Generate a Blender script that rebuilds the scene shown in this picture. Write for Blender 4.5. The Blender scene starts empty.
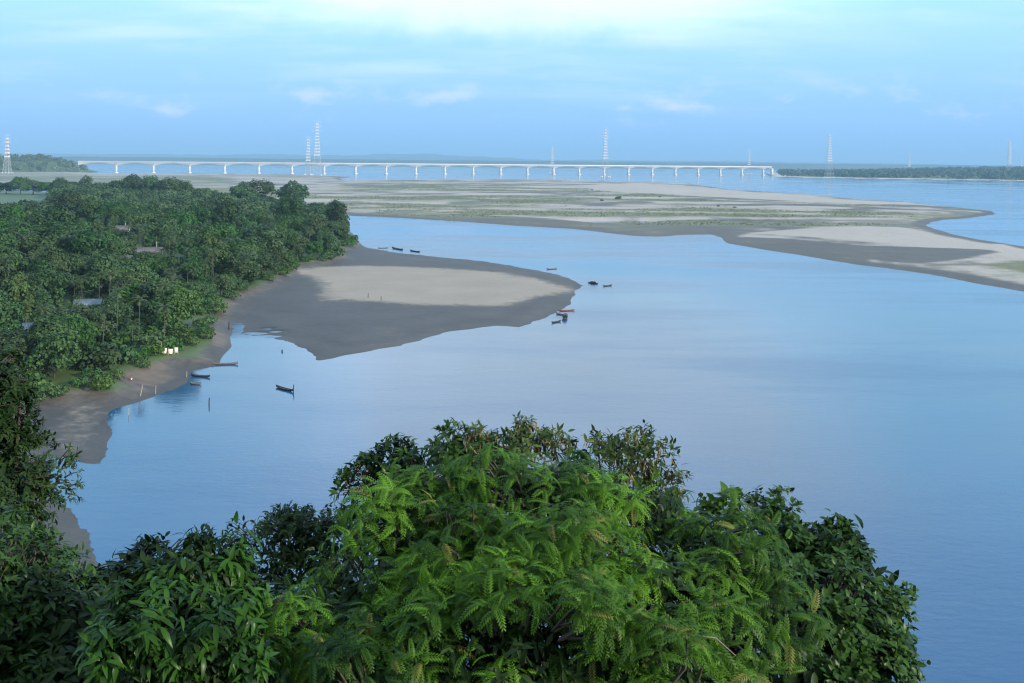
import bpy, math, random
import numpy as np
from mathutils import Matrix, Vector

S = bpy.context.scene
COL = S.collection
RAD = math.radians

# ------------------------------------------------------------------ camera
CAM = np.array([0.0, 0.0, 48.0])
PITCH, ROLL, FPX, CY = RAD(1.0), RAD(0.53), 1010.0, 180.3     # a rising-front (shifted) view: uprights stay upright
cd = bpy.data.cameras.new('camera')
cd.sensor_width = 36.0
cd.lens = FPX / 1024 * 36
cd.shift_y = -(341.5 - CY) / 1024
cd.clip_start, cd.clip_end = 0.1, 60000
cam = bpy.data.objects.new('camera', cd)
COL.objects.link(cam)
CM = Matrix.Rotation(math.pi / 2 - PITCH, 4, 'X') @ Matrix.Rotation(ROLL, 4, 'Z')
cam.matrix_world = Matrix.Translation(Vector(CAM)) @ CM
S.camera = cam
CR = np.array(CM.to_3x3())

# ------------------------------------------------------------------ sun and sky
SUN_EL, SUN_AZ = RAD(20.0), RAD(118.0)      # azimuth from +Y towards +X: low sun behind the viewer, to the right
SUN_STRENGTH, SKY_STRENGTH, EXPOSURE = 4.2, 0.1, 0.33
sd = bpy.data.lights.new('sun', 'SUN')
sd.energy, sd.angle, sd.color = SUN_STRENGTH, RAD(0.5), (1.0, 0.92, 0.80)
sun = bpy.data.objects.new('sun', sd)
COL.objects.link(sun)
sdir = Vector((math.sin(SUN_AZ) * math.cos(SUN_EL), math.cos(SUN_AZ) * math.cos(SUN_EL), math.sin(SUN_EL)))
sun.rotation_euler = sdir.to_track_quat('Z', 'Y').to_euler()

W = bpy.data.worlds.new('World')
S.world = W
W.use_nodes = True


class NT:
    """tiny node-tree helper"""
    def __init__(s, tree):
        s.t = tree
        tree.nodes.clear()

    def n(s, typ, props=None, **ins):
        nd = s.t.nodes.new(typ)
        for k, v in (props or {}).items():
            setattr(nd, k, v)
        for k, v in ins.items():
            key = int(k[1:]) if k[0] == 'i' and k[1:].isdigit() else k.replace('_', ' ')
            s.set(nd.inputs[key], v)
        return nd

    def set(s, sock, v):
        if isinstance(v, bpy.types.NodeSocket):
            s.t.links.new(v, sock)
        elif isinstance(v, bpy.types.Node):
            s.t.links.new(v.outputs[0], sock)
        elif isinstance(v, (tuple, list)) and len(v) == 3 and sock.type == 'RGBA':
            sock.default_value = (*v, 1)
        else:
            sock.default_value = v

    def m(s, op, a, b=0.0, c=0.0, clamp=False):
        return s.n('ShaderNodeMath', dict(operation=op, use_clamp=clamp), i0=a, i1=b, i2=c).outputs[0]

    def mix(s, f, a, b):
        nd = s.t.nodes.new('ShaderNodeMix')
        nd.data_type = 'RGBA'
        s.set(nd.inputs[0], f); s.set(nd.inputs[6], a); s.set(nd.inputs[7], b)
        return nd.outputs[2]

    def ss(s, v, lo, hi):
        return s.n('ShaderNodeMapRange', dict(interpolation_type='SMOOTHSTEP'), i0=v, i1=lo, i2=hi).outputs[0]

    def noise(s, vec, scale, detail=4, rough=0.55):
        return s.n('ShaderNodeTexNoise', None, Vector=vec, Scale=scale, Detail=detail, Roughness=rough).outputs[0]


def build_sky():
    t = NT(W.node_tree)
    sky = t.n('ShaderNodeTexSky', dict(sky_type='NISHITA', sun_disc=False, sun_elevation=SUN_EL,
                                       sun_rotation=SUN_AZ, altitude=50, air_density=1.0,
                                       dust_density=1.0, ozone_density=2.0))
    g = t.n('ShaderNodeTexCoord').outputs['Generated']
    sep = t.n('ShaderNodeSeparateXYZ', None, Vector=g)
    x, y, z = sep.outputs
    el = t.m('MULTIPLY', t.m('ARCSINE', z), 57.2958)
    az = t.m('MULTIPLY', t.m('ARCTAN2', x, y), 57.2958)
    # thin high veil that colours the air: blue at the horizon, pale cyan at ten degrees, deeper blue overhead
    ramp = t.n('ShaderNodeValToRGB', None, Fac=t.m('DIVIDE', el, 90.0, clamp=True))
    cr = ramp.color_ramp
    stops = [(0.0, (0.22, 0.47, 0.88)), (0.025, (0.27, 0.54, 0.94)), (0.06, (0.34, 0.65, 0.99)), (0.11, (0.44, 0.82, 1.04)),
             (0.2, (0.46, 0.88, 1.26)), (0.32, (0.30, 0.56, 0.98)), (1.0, (0.15, 0.34, 0.70))]
    while len(cr.elements) < len(stops):
        cr.elements.new(0.5)
    for e, (p, c) in zip(cr.elements, stops):
        e.position, e.color = p, (*c, 1)
    veil = t.n('ShaderNodeVectorMath', dict(operation='SCALE'), i0=ramp.outputs[0], Scale=10.0).outputs[0]
    base = t.mix(0.92, sky.outputs[0], veil)
    # unseen white cloud added overhead and behind the viewer as fill light
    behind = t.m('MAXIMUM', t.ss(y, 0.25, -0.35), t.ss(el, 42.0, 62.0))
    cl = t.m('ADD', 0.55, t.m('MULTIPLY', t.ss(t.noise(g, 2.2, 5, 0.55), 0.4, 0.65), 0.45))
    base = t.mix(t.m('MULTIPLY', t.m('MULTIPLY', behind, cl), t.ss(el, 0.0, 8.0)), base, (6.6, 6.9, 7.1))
    # streaky cirrus, laid out on a plane high overhead
    zz = t.m('ADD', t.m('MAXIMUM', z, 0.0), 0.10)
    pv = t.n('ShaderNodeCombineXYZ', None, X=t.m('DIVIDE', t.m('MULTIPLY', x, 0.55), zz), Y=t.m('DIVIDE', y, zz), Z=0.0).outputs[0]
    n1 = t.noise(pv, 1.3, 7, 0.6)
    n2 = t.noise(pv, 0.45, 4, 0.5)
    cir = t.m('MULTIPLY', t.ss(n1, 0.42, 0.70), t.ss(n2, 0.32, 0.60))
    cir = t.m('MULTIPLY', cir, t.m('MULTIPLY', t.ss(el, 1.5, 8.0), 0.8))
    base = t.mix(cir, base, (7.6, 9.0, 9.8))
    # the big bright cloud bank above the middle of the river
    wob = t.m('MULTIPLY', t.m('SUBTRACT', t.noise(g, 9.0, 6, 0.62), 0.5), 9.0)
    wob2 = t.m('MULTIPLY', t.m('SUBTRACT', t.noise(g, 22.0, 5, 0.62), 0.5), 6.0)
    eb = t.m('ADD', t.m('ADD', el, t.m('MULTIPLY', wob, 0.35)), t.m('MULTIPLY', wob2, 0.15))
    ab = t.m('ADD', az, t.m('ADD', wob, wob2))
    bank = t.m('MULTIPLY', t.ss(eb, 6.2, 9.3), t.m('SUBTRACT', 1.0, t.ss(eb, 20.0, 30.0)))
    bank = t.m('MULTIPLY', bank, t.m('MULTIPLY', t.ss(ab, -11.0, -2.0), t.m('SUBTRACT', 1.0, t.ss(t.m('SUBTRACT', ab, t.m('MULTIPLY', t.m('MAXIMUM', t.m('SUBTRACT', el, 9.0), 0.0), 0.5)), 8.5, t.n('ShaderNodeMapRange', None, i0=el, i1=8.0, i2=16.0, i3=13.0, i4=26.0).outputs[0]))))
    soft = t.m('MULTIPLY', t.m('MULTIPLY', t.ss(eb, 6.5, 11.0), t.m('SUBTRACT', 1.0, t.ss(el, 20.0, 34.0))),  # unseen glow above the frame, added to brighten the sheen on the river
               t.m('MULTIPLY', t.ss(ab, -22.0, 0.0), t.m('SUBTRACT', 1.0, t.ss(ab, 4.0, 24.0))))
    base = t.mix(t.m('MULTIPLY', soft, 0.85), base, (12.0, 14.2, 16.8))
    stk = t.ss(t.noise(t.n('ShaderNodeVectorMath', dict(operation='MULTIPLY'), i0=g, i1=(1.0, 1.0, 5.0)).outputs[0], 7.0, 7, 0.62), 0.30, 0.62)
    base = t.mix(t.m('MULTIPLY', bank, t.m('ADD', 0.28, t.m('MULTIPLY', stk, 0.66))), base, (7.8, 8.9, 8.9))
    # small pinkish puffs low over the plain
    st = t.n('ShaderNodeVectorMath', dict(operation='MULTIPLY'), i0=g, i1=(1.0, 1.0, 2.3)).outputs[0]
    pf = t.m('MULTIPLY', t.ss(t.noise(st, 11.0, 6, 0.6), 0.52, 0.70),
             t.m('MULTIPLY', t.ss(el, 1.9, 2.6), t.m('SUBTRACT', 1.0, t.ss(el, 3.2, 6.0))))
    base = t.mix(t.m('MULTIPLY', pf, 0.55), base, (7.2, 7.8, 10.2))
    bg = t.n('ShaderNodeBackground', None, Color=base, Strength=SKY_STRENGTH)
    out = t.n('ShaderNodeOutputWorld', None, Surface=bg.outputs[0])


build_sky()
S.view_settings.view_transform = 'Standard'
S.view_settings.look = 'None'
S.view_settings.exposure = EXPOSURE
S.view_settings.gamma = 1.0
S.view_settings.use_curve_mapping = False
S.render.engine = 'CYCLES'
S.cycles.use_denoising = True
S.cycles.filter_width = 1.2
S.cycles.max_bounces = 6
S.cycles.diffuse_bounces = 3
S.cycles.glossy_bounces = 3
S.cycles.transmission_bounces = 4
S.cycles.transparent_max_bounces = 8
S.cycles.volume_bounces = 0
S.cycles.sample_clamp_indirect = 6.0


# ------------------------------------------------------------------ geometry helpers
def ray(x, y):
    v = np.array([(x - 512.0) / FPX, -(y - CY) / FPX, -1.0])
    return CR @ v


def at(x, y, z=0.0):
    """the point of the level z that the survey sketch shows at x, y"""
    d = ray(x, y)
    return CAM + d * ((z - CAM[2]) / d[2])


def far_at(x, y, dist):
    d = ray(x, y)
    return CAM + d / np.linalg.norm(d) * dist


def hash2(ix, iy, seed):
    h = (ix.astype(np.int64) * 374761393 + iy.astype(np.int64) * 668265263 + seed * 974711) & 0xFFFFFFFF
    h = ((h ^ (h >> 13)) * 1274126177) & 0xFFFFFFFF
    return ((h ^ (h >> 16)) & 0xFFFF) / 65535.0


def vnoise(x, y, seed=0):
    ix, iy = np.floor(x), np.floor(y)
    fx, fy = x - ix, y - iy
    fx, fy = fx * fx * (3 - 2 * fx), fy * fy * (3 - 2 * fy)
    a, b = hash2(ix, iy, seed), hash2(ix + 1, iy, seed)
    c, d = hash2(ix, iy + 1, seed), hash2(ix + 1, iy + 1, seed)
    return (a + (b - a) * fx) * (1 - fy) + (c + (d - c) * fx) * fy


def fbm(x, y, seed=0, octs=4):
    s, a, t = 0.0, 1.0, 0.0
    for k in range(octs):
        s = s + a * vnoise(x * 2 ** k, y * 2 ** k, seed + 17 * k)
        t += a
        a *= 0.55
    return s / t - 0.5


def sstep(v, lo, hi):
    t = np.clip((v - lo) / (hi - lo), 0, 1)
    return t * t * (3 - 2 * t)


def sdf(px, py, poly):
    """signed distance to a polygon, positive inside"""
    P = np.asarray(poly, float)[:, :2]
    best = np.full(px.shape, 1e18)
    inside = np.zeros(px.shape, bool)
    n = len(P)
    for i in range(n):
        ax, ay = P[i]; bx, by = P[(i + 1) % n]
        ex, ey = bx - ax, by - ay
        wx, wy = px - ax, py - ay
        t = np.clip((wx * ex + wy * ey) / (ex * ex + ey * ey + 1e-12), 0, 1)
        dx, dy = wx - t * ex, wy - t * ey
        best = np.minimum(best, dx * dx + dy * dy)
        c = (ay > py) != (by > py)
        with np.errstate(divide='ignore', invalid='ignore'):
            xi = ax + (py - ay) * ex / (ey if ey != 0 else 1e-12)
        inside ^= c & (px < xi)
    d = np.sqrt(best)
    return np.where(inside, d, -d)


def poly(pts, z=0.0):
    return [at(x, y, z)[:2] for x, y in pts]


class MB:
    """collects quads / tris and links them as one mesh"""
    def __init__(s):
        s.v, s.f, s.r, s.nv = [], [], [], 0

    def add(s, v, f, rnd=None):
        v = np.asarray(v, float).reshape(-1, 3)
        f = np.asarray(f, int)
        if f.shape[1] == 3:
            f = np.concatenate([f, np.full((len(f), 1), -1)], 1)
            f[:, 3] = -1
        s.v.append(v)
        s.f.append(np.where(f >= 0, f + s.nv, -1))
        s.r.append(np.broadcast_to(np.asarray(0.5 if rnd is None else rnd, float), (len(v),)))
        s.nv += len(v)

    def mesh(s, name, mat=None, smooth=False, attr=True, extra=None):
        me = bpy.data.meshes.new(name)
        v = np.concatenate(s.v); f = np.concatenate(s.f)
        cnt = np.where(f[:, 3] < 0, 3, 4)
        loops = f.ravel(); loops = loops[loops >= 0]
        me.vertices.add(len(v)); me.vertices.foreach_set('co', v.astype(np.float32).ravel())
        me.loops.add(len(loops)); me.loops.foreach_set('vertex_index', loops.astype(np.int32))
        me.polygons.add(len(f))
        me.polygons.foreach_set('loop_start', np.concatenate([[0], np.cumsum(cnt)[:-1]]).astype(np.int32))
        me.polygons.foreach_set('loop_total', cnt.astype(np.int32))
        if smooth:
            me.polygons.foreach_set('use_smooth', np.ones(len(f), bool))
        if attr:
            a = me.attributes.new('rnd', 'FLOAT', 'POINT')
            a.data.foreach_set('value', np.concatenate(s.r).astype(np.float32))
        for k, arr in (extra or {}).items():
            a = me.attributes.new(k, 'FLOAT', 'POINT')
            a.data.foreach_set('value', np.asarray(arr, np.float32).ravel())
        if mat:
            me.materials.append(mat)
        me.update(calc_edges=True)
        me.validate()
        return me

    # --- shapes
    def box(s, c, size, rz=0.0, taper=1.0):
        x, y, z = np.array(size) / 2
        v = np.array([[sx * x * (taper if sz > 0 else 1), sy * y * (taper if sz > 0 else 1), sz * z]
                      for sz in (-1, 1) for sx, sy in ((-1, -1), (1, -1), (1, 1), (-1, 1))])
        ca, sa = math.cos(rz), math.sin(rz)
        v = v @ np.array([[ca, sa, 0], [-sa, ca, 0], [0, 0, 1]]) + np.array(c)
        s.add(v, [[3, 2, 1, 0], [4, 5, 6, 7], [0, 1, 5, 4], [1, 2, 6, 5], [2, 3, 7, 6], [3, 0, 4, 7]])

    def tube(s, pts, radii, sides=6, cap=True):
        P = np.asarray(pts, float)
        n = len(P)
        R = np.broadcast_to(np.asarray(radii, float), (n,))
        T = np.gradient(P, axis=0)
        T /= np.linalg.norm(T, axis=1)[:, None] + 1e-9
        ref = np.array([0.0, 0, 1]) if abs(T[0][2]) < 0.9 else np.array([1.0, 0, 0])
        V = []
        for i in range(n):
            u = np.cross(T[i], ref); u /= np.linalg.norm(u) + 1e-9
            w = np.cross(u, T[i])
            a = np.arange(sides) * 2 * math.pi / sides
            V.append(P[i] + R[i] * (np.cos(a)[:, None] * u + np.sin(a)[:, None] * w))
        F = [[i * sides + k, i * sides + (k + 1) % sides, (i + 1) * sides + (k + 1) % sides, (i + 1) * sides + k]
             for i in range(n - 1) for k in range(sides)]
        V = np.concatenate(V)
        s.add(V, F)
        if cap:
            for b, c in ((0, P[0]), ((n - 1) * sides, P[-1])):
                vv = np.concatenate([V[b:b + sides], [c]])
                s.add(vv, [[k, (k + 1) % sides, sides] for k in range(sides)])

    def strip(s, verts, faces, mats, pos, rnd=None):
        """many copies of a small template: mats (N,3,3), pos (N,3)"""
        T = np.asarray(verts, float); F = np.asarray(faces, int)
        if F.shape[1] == 3:
            F = np.concatenate([F, np.full((len(F), 1), -1)], 1)
        N, V = len(pos), len(T)
        out = np.einsum('nij,vj->nvi', mats, T) + np.asarray(pos)[:, None, :]
        FF = np.where(F[None] >= 0, F[None] + (np.arange(N) * V)[:, None, None], -1).reshape(-1, 4)
        s.v.append(out.reshape(-1, 3)); s.f.append(np.where(FF >= 0, FF + s.nv, -1))
        r = np.full(N, 0.5) if rnd is None else np.asarray(rnd)
        s.r.append(np.repeat(r, V)); s.nv += N * V


def frames(Y, Z, scale=1.0):
    """rotation-scale matrices whose local +Y is Y and whose local +Z is as near Z as it can be"""
    Y = Y / (np.linalg.norm(Y, axis=1)[:, None] + 1e-9)
    X = np.cross(Y, Z); X /= np.linalg.norm(X, axis=1)[:, None] + 1e-9
    Zn = np.cross(X, Y)
    M = np.stack([X, Y, Zn], axis=2)
    return M * (np.asarray(scale).reshape(-1, 1, 1) if np.ndim(scale) else scale)


def tag(o, label=None, cat=None, group=None, kind=None):
    for k, v in (('label', label), ('category', cat), ('group', group), ('kind', kind)):
        if v is not None:
            o[k] = v
    return o


def link(name, me, parent=None, loc=None):
    o = bpy.data.objects.new(name, me)
    COL.objects.link(o)
    if parent is not None:
        o.parent = parent
    if loc is not None:
        o.location = loc
    return o


def thing(name, label, cat, loc=(0, 0, 0), rz=0.0, group=None, scale=1.0):
    o = bpy.data.objects.new(name, None)
    o.empty_display_size = 0.2
    COL.objects.link(o)
    o.location = loc
    o.rotation_euler = (0, 0, rz)
    o.scale = (scale,) * 3
    return tag(o, label, cat, group)


def copy_tree(o, parent=None):
    c = o.copy()
    COL.objects.link(c)
    if parent is not None:
        c.parent = parent
    for ch in list(o.children):
        copy_tree(ch, c)
    return c


# ------------------------------------------------------------------ materials
def mat(name):
    m = bpy.data.materials.new(name)
    m.use_nodes = True
    return m, NT(m.node_tree)


def simple(name, color, rough=0.7, var=0.25, scale=2.0, metal=0.0, bump=0.0):
    m, t = mat(name)
    g = t.n('ShaderNodeTexCoord').outputs['Object']
    n = t.noise(g, scale, 5, 0.6)
    k = t.m('ADD', 1.0 - var, t.m('MULTIPLY', n, 2 * var))
    c = t.n('ShaderNodeVectorMath', dict(operation='SCALE'), i0=color, Scale=k).outputs[0]
    b = t.n('ShaderNodeBsdfPrincipled', None, Base_Color=c, Roughness=rough, Metallic=metal)
    if bump:
        t.set(b.inputs['Normal'], t.n('ShaderNodeBump', None, Strength=bump, Distance=0.05, Height=n).outputs[0])
    t.n('ShaderNodeOutputMaterial', None, Surface=b.outputs[0])
    return m


def leaf(name, dark, light, trans=0.3, rough=0.5, objvar=0.0, tip=None):
    """leaf colour runs from dark to light leaf by leaf; each copy of a tree may differ a little as a whole"""
    m, t = mat(name)
    r = t.n('ShaderNodeAttribute', dict(attribute_name='rnd')).outputs['Fac']
    c = t.mix(r, dark, light)
    if tip:
        c = t.mix(t.m('MULTIPLY', t.ss(r, 0.965, 1.0), 0.8), c, tip)
    if objvar:
        o = t.n('ShaderNodeObjectInfo').outputs['Random']
        k = t.m('ADD', 1.0 - objvar, t.m('MULTIPLY', o, 2 * objvar))
        hs = t.n('ShaderNodeHueSaturation', None, Hue=t.m('ADD', 0.5 - 0.02, t.m('MULTIPLY', t.m('FRACT', t.m('MULTIPLY', o, 7.3)), 0.045)),
                 Saturation=t.m('ADD', 0.75, t.m('MULTIPLY', t.m('FRACT', t.m('MULTIPLY', o, 13.7)), 0.35)), Value=k, Color=c)
        c = hs.outputs[0]
    b = t.n('ShaderNodeBsdfPrincipled', None, Base_Color=c, Roughness=rough)
    b.inputs['Specular IOR Level'].default_value = 0.2
    tr = t.n('ShaderNodeBsdfTranslucent', None, Color=c)
    mx = t.n('ShaderNodeMixShader', None, Fac=trans, i1=b.outputs[0], i2=tr.outputs[0])
    t.n('ShaderNodeOutputMaterial', None, Surface=mx.outputs[0])
    return m


M = {}
M['bark'] = simple('bark', (0.060, 0.050, 0.040), 0.9, 0.4, 6, bump=0.4)
M['pale_bark'] = simple('pale_bark', (0.075, 0.072, 0.058), 0.9, 0.35, 3)
M['concrete'] = simple('concrete', (0.78, 0.78, 0.76), 0.8, 0.12, 0.04)
M['pier'] = simple('pier_concrete', (0.66, 0.66, 0.64), 0.85, 0.12, 0.05)
M['asphalt'] = simple('asphalt', (0.05, 0.05, 0.05), 0.9, 0.2, 1)
M['white_steel'] = simple('white_painted_steel', (0.80, 0.80, 0.80), 0.5, 0.06, 0.1)
M['red_steel'] = simple('red_painted_steel', (0.55, 0.22, 0.16), 0.5, 0.1, 0.1)
M['grey_steel'] = simple('galvanised_steel', (0.42, 0.44, 0.46), 0.5, 0.08, 0.1)
M['orange_steel'] = simple('orange_painted_steel', (0.62, 0.30, 0.12), 0.6, 0.1, 0.1)
M['boat_dark'] = simple('tarred_wood', (0.035, 0.032, 0.030), 0.6, 0.4, 3, bump=0.3)
M['boat_grey'] = simple('weathered_wood', (0.14, 0.12, 0.10), 0.7, 0.4, 3, bump=0.3)
M['boat_red'] = simple('red_brown_wood', (0.22, 0.07, 0.05), 0.6, 0.3, 3)
M['wood_pale'] = simple('pale_bamboo', (0.42, 0.36, 0.27), 0.8, 0.3, 6)
M['wood_dark'] = simple('wet_wood', (0.05, 0.045, 0.04), 0.7, 0.3, 6)
M['white_wall'] = simple('whitewash', (0.68, 0.68, 0.66), 0.85, 0.15, 0.8)
M['cream_wall'] = simple('cream_wall', (0.66, 0.60, 0.46), 0.85, 0.15, 0.8)
M['tin_blue'] = simple('blue_grey_tin', (0.24, 0.28, 0.34), 0.45, 0.25, 1.2, metal=0.3)
M['tin_rust'] = simple('rusting_tin', (0.22, 0.19, 0.18), 0.6, 0.35, 0.8, metal=0.2)
M['door'] = simple('door_wood', (0.10, 0.07, 0.05), 0.7, 0.3, 2)
M['glass_dark'] = simple('window_dark', (0.03, 0.035, 0.04), 0.15, 0.2, 2)
M['cloth'] = simple('white_cloth', (0.80, 0.79, 0.76), 0.9, 0.08, 2)
M['red_cloth'] = simple('orange_red_cloth', (0.60, 0.12, 0.06), 0.9, 0.15, 4)
M['skin'] = simple('skin', (0.22, 0.12, 0.08), 0.6, 0.1, 4)
M['hair'] = simple('hair', (0.012, 0.01, 0.01), 0.5, 0.2, 10)


def water_mat():
    m, t = mat('river_water')
    g = t.n('ShaderNodeNewGeometry').outputs['Position']
    st = t.n('ShaderNodeVectorMath', dict(operation='MULTIPLY'), i0=g, i1=(0.55, 1.0, 1.0)).outputs[0]
    rip = t.noise(st, 0.9, 3, 0.6)
    swell = t.noise(st, 0.12, 3, 0.5)
    big = t.noise(t.n('ShaderNodeVectorMath', dict(operation='MULTIPLY'), i0=g, i1=(0.35, 1.0, 1.0)).outputs[0], 0.012, 5, 0.6)
    calm = t.ss(big, 0.38, 0.62)
    h = t.m('ADD', t.m('MULTIPLY', rip, 0.5), t.m('MULTIPLY', swell, 1.2))
    bp = t.n('ShaderNodeBump', None, Strength=t.m('ADD', 0.06, t.m('MULTIPLY', calm, 0.22)), Distance=0.35, Height=h)
    silt = t.noise(g, 0.004, 4, 0.6)
    c = t.mix(silt, (0.014, 0.082, 0.200), (0.026, 0.100, 0.222))
    b = t.n('ShaderNodeBsdfPrincipled', None, Base_Color=c, IOR=1.62,
            Roughness=t.m('ADD', 0.05, t.m('MULTIPLY', calm, 0.17)), Normal=bp.outputs[0])
    t.n('ShaderNodeOutputMaterial', None, Surface=b.outputs[0])
    return m


def ground_mat(name, scale=1.0, sand=(0.31, 0.28, 0.235), wet=(0.058, 0.056, 0.052), grass_a=(0.030, 0.065, 0.018),
               grass_b=(0.12, 0.17, 0.045), earth=(0.125, 0.098, 0.072)):
    """dry sand; wet silt, grass and bare earth where the survey attributes say so, with ragged edges"""
    m, t = mat(name)
    g = t.n('ShaderNodeNewGeometry').outputs['Position']
    n1 = t.noise(g, 0.35 / scale, 7, 0.65)
    n2 = t.noise(g, 0.05 / scale, 5, 0.6)
    n3 = t.noise(g, 2.5 / scale, 4, 0.7)

    def edge(attr, wob):
        a = t.n('ShaderNodeAttribute', dict(attribute_name=attr)).outputs['Fac']
        return t.ss(t.m('ADD', a, t.m('MULTIPLY', t.m('SUBTRACT', n1, 0.5), wob)), 0.25, 0.75)
    k = t.m('ADD', 0.72, t.m('ADD', t.m('MULTIPLY', n2, 0.36), t.m('MULTIPLY', n3, 0.2)))
    c = t.n('ShaderNodeVectorMath', dict(operation='SCALE'), i0=sand, Scale=k).outputs[0]
    kw = t.m('ADD', 0.25, t.m('ADD', t.m('MULTIPLY', n2, 0.95), t.m('MULTIPLY', n1, 0.55)))
    kw = t.m('MULTIPLY', kw, t.m('ADD', 0.88, t.m('MULTIPLY', t.n('ShaderNodeAttribute', dict(attribute_name='band')).outputs['Fac'], 0.26)))
    cw = t.n('ShaderNodeVectorMath', dict(operation='SCALE'), i0=wet, Scale=kw).outputs[0]
    ew = edge('wet', 0.8)
    c = t.mix(ew, c, cw)
    ce = t.mix(n1, tuple(v * 0.6 for v in earth), tuple(min(1, v * 1.5) for v in earth))
    c = t.mix(edge('earth', 0.9), c, ce)
    cg = t.mix(t.m('ADD', t.m('MULTIPLY', n2, 0.6), t.m('MULTIPLY', n3, 0.4)), grass_a, grass_b)
    c = t.mix(edge('grass', 0.9), c, cg)
    b = t.n('ShaderNodeBsdfPrincipled', None, Base_Color=c, Roughness=t.m('SUBTRACT', 0.95, t.m('MULTIPLY', ew, 0.35)))
    t.set(b.inputs['Normal'], t.n('ShaderNodeBump', None, Strength=0.5, Distance=0.4 * scale, Height=t.m('ADD', n1, t.m('MULTIPLY', n3, 0.3))).outputs[0])
    t.n('ShaderNodeOutputMaterial', None, Surface=b.outputs[0])
    return m


# ------------------------------------------------------------------ the land
BANK = poly([(101, 559), (81, 522), (68, 507), (52, 495), (30, 478), (40, 463), (58, 458), (72, 462), (89, 465), (100, 465), (108, 455),
             (110, 443), (112, 433), (107, 422), (114, 411), (128, 402), (143, 398), (157, 395), (175, 390), (188, 384), (192, 374),
             (195, 362), (209, 350), (226, 329), (232, 323), (240, 326), (246, 334), (262, 336), (278, 340), (296, 346), (311, 353),
             (317, 361), (332, 359), (346, 356), (375, 350), (400, 346), (428, 338), (450, 332), (475, 328), (500, 325.5), (517, 327), (533, 322), (553, 316),
             (560, 311), (570, 304), (578, 290), (583, 286), (578, 282), (560, 275), (530, 269), (490, 262), (428, 256), (400, 253),
             (375, 249), (357, 245), (352, 239), (346, 230), (338, 222), (322, 216), (290, 211), (200, 202), (0, 185.5), (-250, 181)])
BANK += [(-1400, 1150), (-1400, -500), (600, -500), (500, -20), (200, 30), (120, 55), (60, 70), (15, 82), (-20, 96)]
VEG = poly([(350, 241), (331, 248), (336, 255), (317, 260), (293, 264), (278, 273), (261, 283), (240, 290), (218, 302), (206, 312),
            (207, 336), (196, 351), (179, 352), (160, 352), (140, 361), (122, 367), (100, 372), (120, 380), (110, 384), (88, 380), (50, 391),
            (32, 394), (-60, 420), (-300, 460), (-300, 184), (0, 187.5), (200, 205), (290, 213), (320, 218), (336, 224), (345, 231)], 3.0)
DRY = poly([(296, 273), (323, 268), (360, 266), (430, 268), (500, 272), (540, 280), (563, 288), (548, 293), (530, 297), (500, 304), (470, 305),
            (430, 304), (380, 302), (330, 301), (322, 296), (326, 286), (318, 278)], 0.8)
LOBE = poly([(60, 400), (120, 398), (100, 440), (104, 458), (60, 452), (30, 440)], 0.8)
EARTH1 = poly([(125, 366), (160, 358), (185, 372), (165, 380), (130, 384), (118, 376)], 1.5)


PUDDLES = [poly([(251, 333), (259, 332.6), (267, 333.4), (259, 334.4)]), poly([(259, 336.2), (268, 335.6), (278, 336.2), (268, 337.4)]), poly([(270, 331.5), (277, 331), (283, 331.6), (276, 332.5)]),
           poly([(262, 329), (268, 328.6), (274, 329), (268, 329.8)])]


def hill(x, y):
    """the lookout hill the viewer stands on, with an unseen ridge added behind for its shade"""
    f = 46.2 - 0.60 * np.maximum(0, y - 1.5 + 0.0011 * x * x * (x < 0) + 0.0004 * x * x * (x >= 0))
    back = np.clip((-y - 12) / 160.0, 0, 1)
    f = f + 8.0 * back * back * (3 - 2 * back) * sstep(x, -190, -60)  # added ridge, out of view, to shade the near slope
    f = f - 46 * sstep(-x, 90, 260)
    return f + 3.0 * fbm(x * 0.05, y * 0.05, 5)


def bank_height(x, y, full=False):
    wob = 4.2 * fbm(x * 0.10, y * 0.05, 3, 5) + 2.2 * fbm(x * 0.28, y * 0.12, 13, 3) + 2.0 * fbm(x * 0.5, y * 0.3, 9, 3)
    d = sdf(x, y, BANK) + wob * sstep(y, 60, 130) * (1 - 0.5 * sstep(np.hypot(x, y), 100, 160) * (y < 260))
    dv = sdf(x, y, VEG) + 2.5 * fbm(x * 0.12, y * 0.08, 21)
    z = np.where(d > 0, 1.1 * (1 - np.exp(-d / 22.0)), np.maximum(d * 0.09, -3.0))
    z = z + 2.0 * sstep(dv, -9, 2) + 3.0 * sstep(dv, 5, 120) + 3.5 * sstep(y, 650, 1000) * sstep(dv, 0, 60)
    z = z + 0.25 * fbm(x * 0.08, y * 0.08, 31) * (d > 2)
    for p in PUDDLES:
        z = z - 0.9 * sstep(sdf(x, y, p) + 1.2 * fbm(x * 0.3, y * 0.15, 37), -1.5, 1.0) * (d > 0.5)
    h = hill(x, y)
    z = np.maximum(z, np.where(d > -12, np.minimum(h, np.maximum(d, -10) * 0.8 + 0.2), -3))
    if full:
        return z, d, dv, h
    return z


def axis(*segs):
    """segs: (start, step) ... last is the end"""
    out = []
    for (a, st), nx in zip(segs[:-1], segs[1:]):
        b = nx[0] if isinstance(nx, tuple) else nx
        n = max(1, int(round((b - a) / st)))
        out += list(np.linspace(a, b, n, endpoint=False))
    out.append(segs[-1])
    return np.array(out)


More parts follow.
